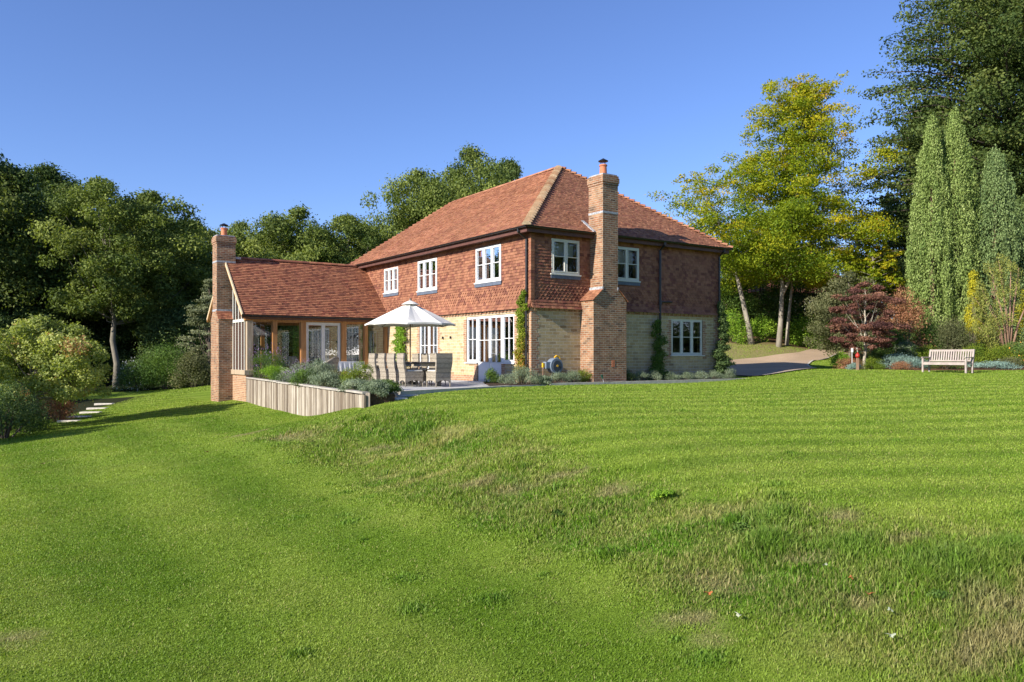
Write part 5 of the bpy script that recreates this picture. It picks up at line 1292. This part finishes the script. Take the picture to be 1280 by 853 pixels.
for k, (px, Y, h, w, lb) in enumerate(((28, 50, 5.5, 3.6, 'dark holly thicket at the foot of the far left oak'), (105, 55, 5.0, 4.0, 'dark holly thicket behind the spreading cherry and the pale trunk'), (185, 56, 6.0, 4.2, 'dark holly thicket behind the rounded bush'), (228, 52, 5.5, 3.2, 'dark holly thicket between the rounded bush and the young cedar'))):
    if k == 0: hol = tree('holly_thicket', lb, 'tree', G(px, Y), h, w, .2, L_dark, M_barkdark, 13000, 50, leaf=.22, seed=57, clump=.3, limbs=8, group='dark understorey of the left wood')
    else: dup(hol, G(px, Y), k * 1.4, (w / 3.6, w / 3.6, h / 5.5), lb, 'dark understorey of the left wood')
place('C', 300, 66, 13.2, 5.0, .8, 'oak just right of the garden room chimney pot', bw)
place('A', 425, 64, 12.8, 4.6, 2.4, 'lower oak left of the gap where the roof of the house begins', bw)
place('C', 455, 74, 13.6, 6.0, 3.5, 'oak with sky gaps rising over the left end of the main roof', bw)
place('C', 330, 80, 14.0, 7.0, 5.1, 'farther oak closing the skyline behind the garden room ridge', bw)
place('B', 395, 84, 14.6, 8.0, 1.9, 'farther oak behind the middle of the garden room roof', bw)
place('C', 522, 68, 17.2, 6.4, 1.2, 'large oak showing a pale limb above the left slope of the main roof', bw)
place('C', 588, 72, 19.6, 7.6, 4.4, 'highest oak behind the house, its crown just left of the roof apex', bw)
place('B', 636, 80, 20.0, 6.0, 2.9, 'oak crown peeping over the ridge of the main roof', bw)
# trees outside the left edge whose shadows fall over the lawn and the wood
place('C', 140, 62, 13.6, 6.0, 2.6, 'full crowned oak filling the wood directly behind the pale trunked oak', lw)
place('C', 255, 72, 13.4, 6.0, .3, 'far oak closing the gap left of the garden room chimney', lw)
place('C', 5, 62, 17.5, 6.5, 5.6, 'oak behind the far left oak', lw)
cl = 'trees beyond the left edge'
place('B', -640 , 30.0, 14, 6.5, 0.3, 'tall oak standing well left of the garden, beyond the steps', cl)
dup(oakB, (-49, 40, -1.5), 1.7, (1.4, 1.4, 1.05), 'tallest oak left of the garden, level with the wood', cl)
dup(oakB, (-56, 48, -1.5), 2.9, (1.4, 1.4, 1.1), 'far oak left of the garden, behind the others', cl)
dup(oakC, (-42, 44, -1.5), .9, (.9, .9, 1.0), 'oak left of the garden, nearest the wood', cl)
dup(oakC, (-62, 38, -1.5), 3.6, (1.3, 1.3, 1.3), 'oak left of the garden, farthest from the house', cl)
dup(oakA, (-27.5, 12.5, -1.7), .9, (.42, .42, .78), 'slender young oak left of the lower lawn, nearest the camera', cl)
dup(oakA, (-29.5, 21.5, -1.7), 2.9, (.45, .45, .66), 'slender young oak left of the lower lawn, farther along', cl)

# trees beyond the right edge, mirrored in the glass
cr_ = 'trees beyond the right edge'
for k, (x_, y_, sc_, lb) in enumerate(((38, 8, 1.0, 'oak right of the garden, level with the lawn bank'), (47, 17, 1.1, 'oak right of the garden, level with the near lawn'), (30, -8, 1.0, 'oak behind and right of the camera'), (20, -20, 1.1, 'oak straight behind and slightly right of the camera'), (50, 29, 1.0, 'oak right of the garden, level with the bench'), (41, -2, 1.2, 'oak far right behind the camera'))):
    dup(oakB if k % 2 else oakC, (x_, y_, -1.0), k * 1.1, (sc_, sc_, sc_), lb, cr_)
for k, (x_, y_) in enumerate(((34, 3), (40, 12), (27, -5), (43, 21), (36, -10), (20, -14), (46, 30), (31, 8.5))):  # thickets added out of view to hide low sky in the reflections
    dup(hol, (x_, y_, -1.2), k * 1.3, (2.2, 2.2, 1.0), 'unseen holly thicket added right of the camera to darken the glass reflections', cr_)
# ---- right side
def layered(name, label, loc, h, r, mat, n, seed, th=1.0, group=None, leaf=.24, nb=150, bark=M_barkdark, kind='dome', droop=.12):
    rng = np.random.default_rng(seed); t = empty(name, loc, 0, label, 'tree', group); cc = []; cr = []; ct = []
    b = MB(); b.tube([(rng.normal(0, .1) * (k > 0), rng.normal(0, .1) * (k > 0), h * .93 * k / 8 - (.4 if k == 0 else 0)) for k in range(9)], [h * .024 * (1 - .95 * k / 8) * (1.3 if k == 0 else 1) for k in range(9)], 9)
    for i in range(nb):
        u = (i + rng.uniform(0, 1)) / nb; z = th + (h - th) * u; a = i * 2.399 + rng.normal(0, .3); R_ = r * float(prof(kind, np.array(u))) * rng.uniform(.8, 1.1); c_, s_ = math.cos(a), math.sin(a)
        K = 5
        rise = (.25 * R_ if u > .6 else .08 * R_)
        for k in range(1, K + 1):
            f_ = k / K; cc.append((c_ * R_ * f_ + rng.normal(0, .03 * r), s_ * R_ * f_ + rng.normal(0, .03 * r), z + rise * f_ - droop * R_ * f_ ** 2)); q = r * .125 * (1.25 - .4 * f_) * rng.uniform(.7, 1.3)
            cr.append((q * 1.25, q * 1.25, q * .42)); ct.append(.5)
        ct[-1] = .62
        b.tube([(0, 0, z - .03 * h), cc[-3], cc[-1]], [h * .006 * (1.1 - u), h * .004 * (1.1 - u), .01], 5, caps=False)
    cc = np.array(cc); cr = np.array(cr); ct = np.clip(np.array(ct) + rng.normal(0, .17, len(ct)), 0, 1)
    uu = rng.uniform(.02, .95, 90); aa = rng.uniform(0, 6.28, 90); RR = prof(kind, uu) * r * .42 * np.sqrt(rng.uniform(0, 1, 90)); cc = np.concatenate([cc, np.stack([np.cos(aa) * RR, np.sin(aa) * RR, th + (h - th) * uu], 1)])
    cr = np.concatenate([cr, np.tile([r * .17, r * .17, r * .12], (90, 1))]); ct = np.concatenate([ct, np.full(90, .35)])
    build_leaves('crown', mat, [leaf_arrays(rng, cc, cr, n, leaf, .6, .5, shell=.4, ctint=ct)], t); b.build('trunk', bark, t, smooth=True); return t
layered('copper_beech', 'huge dark tree with tiered branches filling the top right corner', G(1262, 54), 27.5, 8.8, L_beech, 150000, 61, 1.0, leaf=.30, nb=300)
layered('dark_conifer', 'dark tiered tree left of the tall pair of cypresses', G(1168, 58), 17.5, 5.0, L_beech, 70000, 62, .6, leaf=.28, nb=160)
tree('dark_evergreen', 'dark evergreen filling the gap between the golden tree and the cypresses', 'tree', G(1110, 62), 11.5, 5.0, .5, L_dark, M_barkdark, 20000, 70, leaf=.26, seed=63)
tree('dark_evergreen', 'dark evergreen behind the bench and the yellow leaved conifer', 'tree', G(1240, 50), 10.5, 6.5, .3, L_dark, M_barkdark, 20000, 70, leaf=.26, seed=64)

def beech_gold(name, label, loc, h, r, th, n, seed, lean=(0, 0), nb=120, trunk=.24, fork=None, kind='beech', upz=.45, top_gold=True):
    rng = np.random.default_rng(seed); t = empty(name, loc, 0, label, 'tree'); cc = []; cr = []; ct = []; b = MB()
    def ax(z): q = z / h; return (lean[0] * q ** (.85 if kind == 'cone' else 1.3) + .012 * h * math.sin(q * 7 + seed), lean[1] * q ** 1.3)
    K = 10; pts = [(*ax(h * .95 * k / K), h * .95 * k / K - (.4 if k == 0 else 0)) for k in range(K + 1)]
    b.tube(pts, [trunk * (1.3 if k == 0 else 1) * (1 - .9 * k / K) for k in range(K + 1)], 9)
    if fork: b.tube([(*ax(fork), fork), (ax(fork)[0] + .5, 0, fork + 1.0), (ax(fork)[0] + 1.0, .2, fork + 2.6)], [trunk * .8, trunk * .6, trunk * .35], 8)
    for i in range(nb):
        u = (i + rng.uniform(0, 1)) / nb; z = th + (h - th) * u * .93; a = i * 2.399 + rng.normal(0, .4); R_ = r * float(prof(kind, np.array(u))) * rng.uniform(.6, 1.22) * (1 + .15 * math.sin(a * 2 + z * .9)); c_, s_ = math.cos(a), math.sin(a); x0, y0 = ax(z)
        M_ = 6
        for k in range(1, M_ + 1):
            f_ = k / M_
            if f_ < .4 and rng.uniform() < .4: continue
            cc.append((x0 + c_ * R_ * f_ + rng.normal(0, .05 * r), y0 + s_ * R_ * f_ + rng.normal(0, .05 * r), z + upz * R_ * f_ * (.35 + 1.5 * u * u) - .1 * R_ * f_ ** 2 + rng.normal(0, .02 * h)))
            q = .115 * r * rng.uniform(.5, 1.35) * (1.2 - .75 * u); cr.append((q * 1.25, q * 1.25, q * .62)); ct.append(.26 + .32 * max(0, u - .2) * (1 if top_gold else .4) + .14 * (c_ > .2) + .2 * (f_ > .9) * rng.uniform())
        e = (x0 + c_ * R_, y0 + s_ * R_, z + upz * R_ * (.35 + 1.5 * u * u) - .1 * R_)
        b.tube([(x0, y0, z - .2), ((x0 + e[0]) / 2, (y0 + e[1]) / 2, z + (e[2] - z) * .35), e], [trunk * .16 * (1.15 - u), trunk * .09 * (1.15 - u), .006], 5, caps=False)
    cc = np.array(cc); cr = np.array(cr); ct = np.clip(np.array(ct) + rng.normal(0, .13, len(ct)), 0, 1)
    build_leaves('crown', L_gold, [leaf_arrays(rng, cc, cr, n, .21, .6, .5, shell=.2, ctint=ct, tvar=.35)], t); b.build('trunk', M_barkmid, t, smooth=True); return t
beech_gold('golden_beech', 'tall tree turning golden yellow beside the gravel drive', G(969, 52.6), 18.2, 7.6, 4.4, 78000, 71, lean=(1.9, 0), nb=150, trunk=.17, fork=3.4, kind='cone', upz=.45)
beech_gold('golden_beech', 'smaller leaning tree with sparse orange leaves right of the house', G(942, 53.0), 11.6, 5.2, 4.6, 8500, 73, lean=(-3.9, 0), nb=56, trunk=.19)
beech_gold('golden_beech', 'slim straight tree between the golden tree and the second house', G(986, 53.5), 11.5, 3.2, 5.2, 6000, 74, lean=(.3, 0), nb=50, trunk=.12)
beech_gold('golden_beech', 'low yellow leaved tree right of the tall golden tree', G(1093, 48.5), 8.6, 1.9, 4.0, 7000, 75, nb=50, trunk=.14)

def cypress(label, loc, h, r, mat, n, seed, leaders=3):
    rng = np.random.default_rng(seed); t = empty('cypress', loc, 0, label, 'tree', 'columnar cypresses'); cc = []; cr = []; ct = []
    for i in range(int(h * 60)):
        u = rng.uniform(0, 1) ** .95; z = h * (.02 + .95 * u); a = rng.uniform(0, 2 * math.pi); lob = 1 + .16 * math.sin(a * leaders + seed + z * .12) + .08 * math.sin(a * 8 + z * .5 + seed)
        R_ = r * float(prof('column', np.array(u))) * lob * rng.uniform(.72, 1.0); q = .17 * r * rng.uniform(.7, 1.3)
        cc.append((math.cos(a) * R_ * .95, math.sin(a) * R_ * .95, z)); cr.append((q, q, q * 2.9)); ct.append(.5 + .1 * math.sin(a * leaders))
    cc = np.array(cc); cr = np.array(cr); ct = np.clip(np.array(ct) + rng.normal(0, .12, len(ct)), 0, 1)
    build_leaves('crown', mat, [leaf_arrays(rng, cc, cr, n, .17, .4, .05, shell=.6, ctint=ct, tangent_up=1.5)], t)
    b = MB(); b.tube([(0, 0, -.3), (0, 0, h * .5), (0, 0, h * .9)], [r * .16, r * .1, .02], 8); b.build('trunk', M_barkred, t); return t
cypress('tall green columnar cypress, left one of the touching pair', G(1165, 42), 12.9, 1.15, L_cyp, 38000, 81)
cypress('tallest green columnar cypress, right one of the touching pair', G(1193, 42.3), 13.1, 1.35, L_cyp, 44000, 82)
cypress('bluish green columnar cypress right of the touching pair', G(1243, 42), 11.0, 1.35, L_cypb, 38000, 83)
shrub('golden_thuja', 'narrow yellow conifer squeezed between the green and the bluish cypresses', 'tree', G(1216, 40.5), .9, 4.6, L_yellow, 3200, .11, 84, nclump=40, shape='cone', tangent_up=1.0)
# conifer with bare brown stems
t = empty('bare_stemmed_conifer', G(1262, 38), 0, 'yellow green conifer with bare fanned brown stems near the right edge', 'tree'); rng = np.random.default_rng(85); cc = []; b = MB()
for k in range(13):
    a = -1.15 + 1.6 * k / 12 + rng.normal(0, .05); l_ = (5.2 - abs(a + .1) * 1.9) * rng.uniform(.85, 1.05); yb = rng.normal(0, .12); e = (math.sin(a) * l_ * .62, yb * l_, .3 + math.cos(a) * l_ * .95)
    b.tube([(rng.normal(0, .08), rng.normal(0, .08), -.2), (e[0] * .35, e[1] * .4, e[2] * .5), e], [.07, .045, .012], 6)
    for q in (.45, .6, .72, .84, .93, 1.0):
        if a > .25 and rng.uniform() < .6: continue
        if abs(a) < .3 and q < .8 and rng.uniform() < .6: continue
        cc.append((e[0] * q + rng.normal(0, .15) - .08, e[1] * q - .1 + rng.normal(0, .15), e[2] * q))
cc = np.array(cc); cr = np.tile([.24, .24, .34], (len(cc), 1)) * rng.uniform(.7, 1.25, (len(cc), 1)); build_leaves('foliage', leafm('gold_green_needle', (.10, .13, .03), (.25, .27, .06), (.42, .40, .10), trans=.15), [leaf_arrays(rng, cc, cr, 6500, .11, .4, .1, tangent_up=.8)], t); b.build('stem', M_barkred, t, smooth=True)

tree('purple_maple', 'small purple leaved maple with pale trunk in the border', 'tree', G(1081, 36.5), 4.2, 1.9, .9, L_maple, M_barkpale, 9500, 60, leaf=.13, kind='dome', seed=86, clump=.21, flat=.4, trunk_r=.075, limbs=24)
shrub('rusty_shrub', 'tall shrub with rusty orange leaves between the maple and the cypresses', 'shrub', G(1127, 39.5), 2.7, 4.0, L_rust, 6500, .13, 87, nclump=40)
tree('variegated_holly', 'large grey green evergreen mound behind the purple maple', 'tree', G(1062, 45.5), 5.2, 2.9, .4, L_olive, M_bark, 13000, 60, leaf=.15, seed=88, limbs=8)
tree('laurel_hedge_tree', 'dark laurel mass behind the golden tree trunks', 'tree', G(1010, 60), 5.2, 4.8, .2, L_dark, M_barkdark, 13000, 50, leaf=.2, seed=89, limbs=6)
tree('laurel_hedge_tree', 'dark laurel mass behind the leaning trunk right of the house', 'tree', G(950, 60), 5.8, 4.2, .2, L_green, M_barkdark, 12000, 50, leaf=.2, seed=90, limbs=6)
tree('laurel_hedge_tree', 'dark laurel mass peeping past the right corner of the house', 'tree', G(905, 62), 7.0, 3.4, .2, L_green, M_barkdark, 10000, 50, leaf=.2, seed=91, limbs=6)
sh = [('bright_laurel', 'bright green laurel bush beside the ivy corner of the house', 917, 53.5, 2.7, 2.4, L_bright, 2600, .15), ('bright_laurel', 'bright green laurel bush between the two pale trunks', 955, 54.5, 2.6, 1.9, L_bright, 2400, .15),
      ('bright_laurel', 'bright green laurel bush right of the slim straight trunk', 1012, 55.0, 3.9, 2.5, L_bright, 4200, .17), ('bright_laurel', 'glossy green laurel bush between slim trunk and grey evergreen mound', 1036, 54.0, 2.7, 2.1, L_green, 2600, .17),
      ('lime_shrub', 'small lime green shrub left of the red ball post', 1051, 37.2, 1.15, .85, L_bright, 1500, .09), ('rusty_shrub', 'low reddish brown shrub at the foot of the lime green shrub', 1060, 35.8, 1.3, .6, L_rust, 1500, .07),
      ('leafy_shrub', 'mixed green shrub right of the maple trunk', 1100, 37.2, 1.6, 1.0, L_green, 2400, .08), ('leafy_shrub', 'dark green shrub below the rusty orange leaves', 1122, 38.2, 2.2, 1.9, L_green, 4000, .1),
      ('low_juniper', 'blue grey spreading juniper right of the maple', 1122, 36.2, 1.8, .75, L_blue, 2600, .07), ('santolina', 'silvery upright bush behind the blue grey juniper', 1133, 37.6, 1.5, 1.25, L_grey, 2400, .07),
      ('low_juniper', 'blue grey spreading juniper just left of the bench', 1143, 36.0, 1.5, .6, L_blue, 1800, .07), ('leafy_shrub', 'olive green shrub with yellow tips behind the left end of the bench', 1155, 37.2, 1.8, 1.0, L_box, 2600, .08),
      ('leafy_shrub', 'low dark mixed plants under the bench seat', 1180, 35.2, 2.0, .5, L_green, 1700, .07), ('leafy_shrub', 'broad brownish olive bush behind the bench', 1187, 39.0, 2.9, 2.4, L_olive, 6000, .1), ('leafy_shrub', 'dark green bush under the green cypresses', 1160, 40.0, 2.4, 2.2, L_green, 4500, .1),
      ('rusty_shrub', 'low reddish plant at the lawn edge left of the bench', 1128, 35.2, 1.3, .4, L_rust, 1000, .06), ('leafy_shrub', 'yellow green shrub right behind the right end of the bench', 1222, 36.5, 1.8, 1.15, L_box, 3000, .08),
      ('leafy_shrub', 'yellow green shrub below the bare stemmed conifer', 1245, 36.2, 1.8, 1.1, L_box, 3000, .08), ('low_juniper', 'pale blue ground hugging juniper at the lawn edge right of the bench', 1240, 34.8, 2.2, .38, L_blue, 2200, .07),
      ('flowering_shrub', 'green shrub with orange flowers near the right edge', 1265, 36.4, 1.5, 1.15, L_green, 2200, .08), ('blue_conifer', 'bluish conifer bush at the right edge', 1283, 38.0, 1.8, 2.3, L_cypb, 3500, .1),
      ('yellow_shrub', 'yellow leaved shrub at the right edge above the bluish conifer bush', 1284, 40.5, 2.2, 3.6, L_yellow, 3200, .13), ('dark_shrub', 'dark shadowed shrub behind the maple trunk', 1095, 39.5, 2.4, 1.6, L_dark, 3500, .1),
      ('low_juniper', 'small blue grey juniper at the foot of the red ball post', 1069, 34.9, .8, .35, L_blue, 900, .06), ('leafy_shrub', 'green shrub at the lawn edge under the maple', 1090, 35.6, 1.4, .6, L_box, 1700, .07),
      ('leafy_shrub', 'green shrub with yellow leaves in the far right of the border', 1290, 36.0, 1.8, 1.0, L_box, 2600, .08), ('leafy_shrub', 'tangled green plants between the blue juniper and the far right', 1262, 35.0, 1.5, .55, L_olive, 1500, .07)]
for k, (nm, lb, px, Y, w, h, mt, n, lf) in enumerate(sh):
    shrub(nm, lb, 'shrub', G(px, Y), w, h, mt, n, lf, 120 + k, nclump=18, extra=(leafm('orange_flower', (.6, .2, .03), (.7, .3, .05), (.75, .45, .08)), 50, .12, .08) if nm == 'flowering_shrub' else None)

# second house far behind the hedge
x0_, y0_ = at(1000, 70), 70.0; zg = gz(x0_, y0_) - 1.0
h2 = empty('neighbouring_house', (x0_, y0_, zg), .35, 'brick house with red tiled roof mostly hidden behind the golden tree and hedge', 'house')
b = MB(); b.box(-7, 4.5, -3.5, 3.5, -.5, 4.2); b.build('wall', M_brick, h2)
b = MB(); rz0, rz1 = 4.2, 7.4; P4 = [(-7.4, -3.9, rz0), (4.9, -3.9, rz0), (4.9, 3.9, rz0), (-7.4, 3.9, rz0)]; q0, q1 = (-4.0, 0, rz1), (1.5, 0, rz1)
b.add(P4 + [q0, q1], [(0, 1, 5, 4), (1, 2, 5), (2, 3, 4, 5), (3, 0, 4), (0, 3, 2, 1)]); b.build('roof', mat_brick('far_roof', (.24, .09, .06), (.33, .14, .09), (.16, .07, .05), bw=.17, rh=.1, ms=.006), h2)
for u in (1.5, 3.2, -2.5, -4.5): casement(h2, lambda a_, d_, z: (a_, -3.5 + -d_, z), u, u + 1.1, 2.6, 3.7, 2, 1, rec=-.03, sill=None)

# fallen leaves on the bank
for k, (px, py, c_, lb) in enumerate(((1114, 800, (.42, .46, .32), 'pale lobed oak leaf lying lowest on the grass at lower right'), (1064, 727, (.5, .2, .05), 'orange fallen leaf on the bank right of the middle'), (1086, 747, (.45, .16, .05), 'small orange brown leaf just below right of another orange leaf'),
      (1031, 711, (.42, .46, .3), 'pale green curled leaf standing on the bank'), (924, 773, (.42, .44, .3), 'pale leaf lying left of the others on the lower lawn'), (886, 745, (.5, .15, .04), 'tiny red orange leaf on the bank left of the pale leaves'), (1113, 768, (.45, .5, .35), 'pale fallen leaf just above the lobed oak leaf'),
      (258, 566, (.4, .2, .1), 'brown leaf lying on the left lawn below the board wall'), (54, 581, (.45, .3, .2), 'pale brown leaf on the left lawn below the long shadow'))):
    Ys = np.linspace(4, 40, 1500); er = 445 + F * (EYE - ground((px - 640) / F * Ys, Ys) - .02) / Ys - py; Y = float(Ys[np.argmax(er < 0)])
    x = at(px, Y); s = .042 if py > 700 else .07; b = MB(); pts = []
    for q in range(14): a_ = 2 * math.pi * q / 14; r_ = s * (1 if q % 2 else .62) * (1.25 if q in (0, 7) else .75); pts.append((r_ * math.cos(a_), r_ * .7 * math.sin(a_), .012 * math.cos(2 * a_)))
    b.add([(0, 0, -.004)] + pts, [(0, 1 + q, 1 + (q + 1) % 14) for q in range(14)])
    o = b.build('fallen_leaf', mat_plain('fallen_leaf_%d' % k, tuple(q * .7 for q in c_), .8), None, recalc=False, loc=(x, Y, gz(x, Y) + .045), rz=k * 1.3); o.rotation_euler.x = .35; tag(o, lb, 'leaf', 'fallen leaves on the grass')

# broad leaved weeds on the rough bank
for k, (px, py, w, h, lb) in enumerate(((829, 618, .30, .13, 'grey green leafy weed on the shoulder of the bank'), (926, 660, .26, .12, 'small leafy weed right of the first weed on the bank'), (1172, 742, .22, .09, 'small weed low on the bank at the right'), (700, 640, .24, .09, 'flat weed on the middle of the bank'), (520, 545, .35, .12, 'flat weed high on the bank near the board wall'))):
    x, y = _hit(px, py); shrub('weed', lb, 'weed', (x, y, gz(x, y) - .06), w, h, L_bright if k == 0 else L_green, 220, .055, 300 + k, nclump=8, group='weeds on the bank', stems=False)
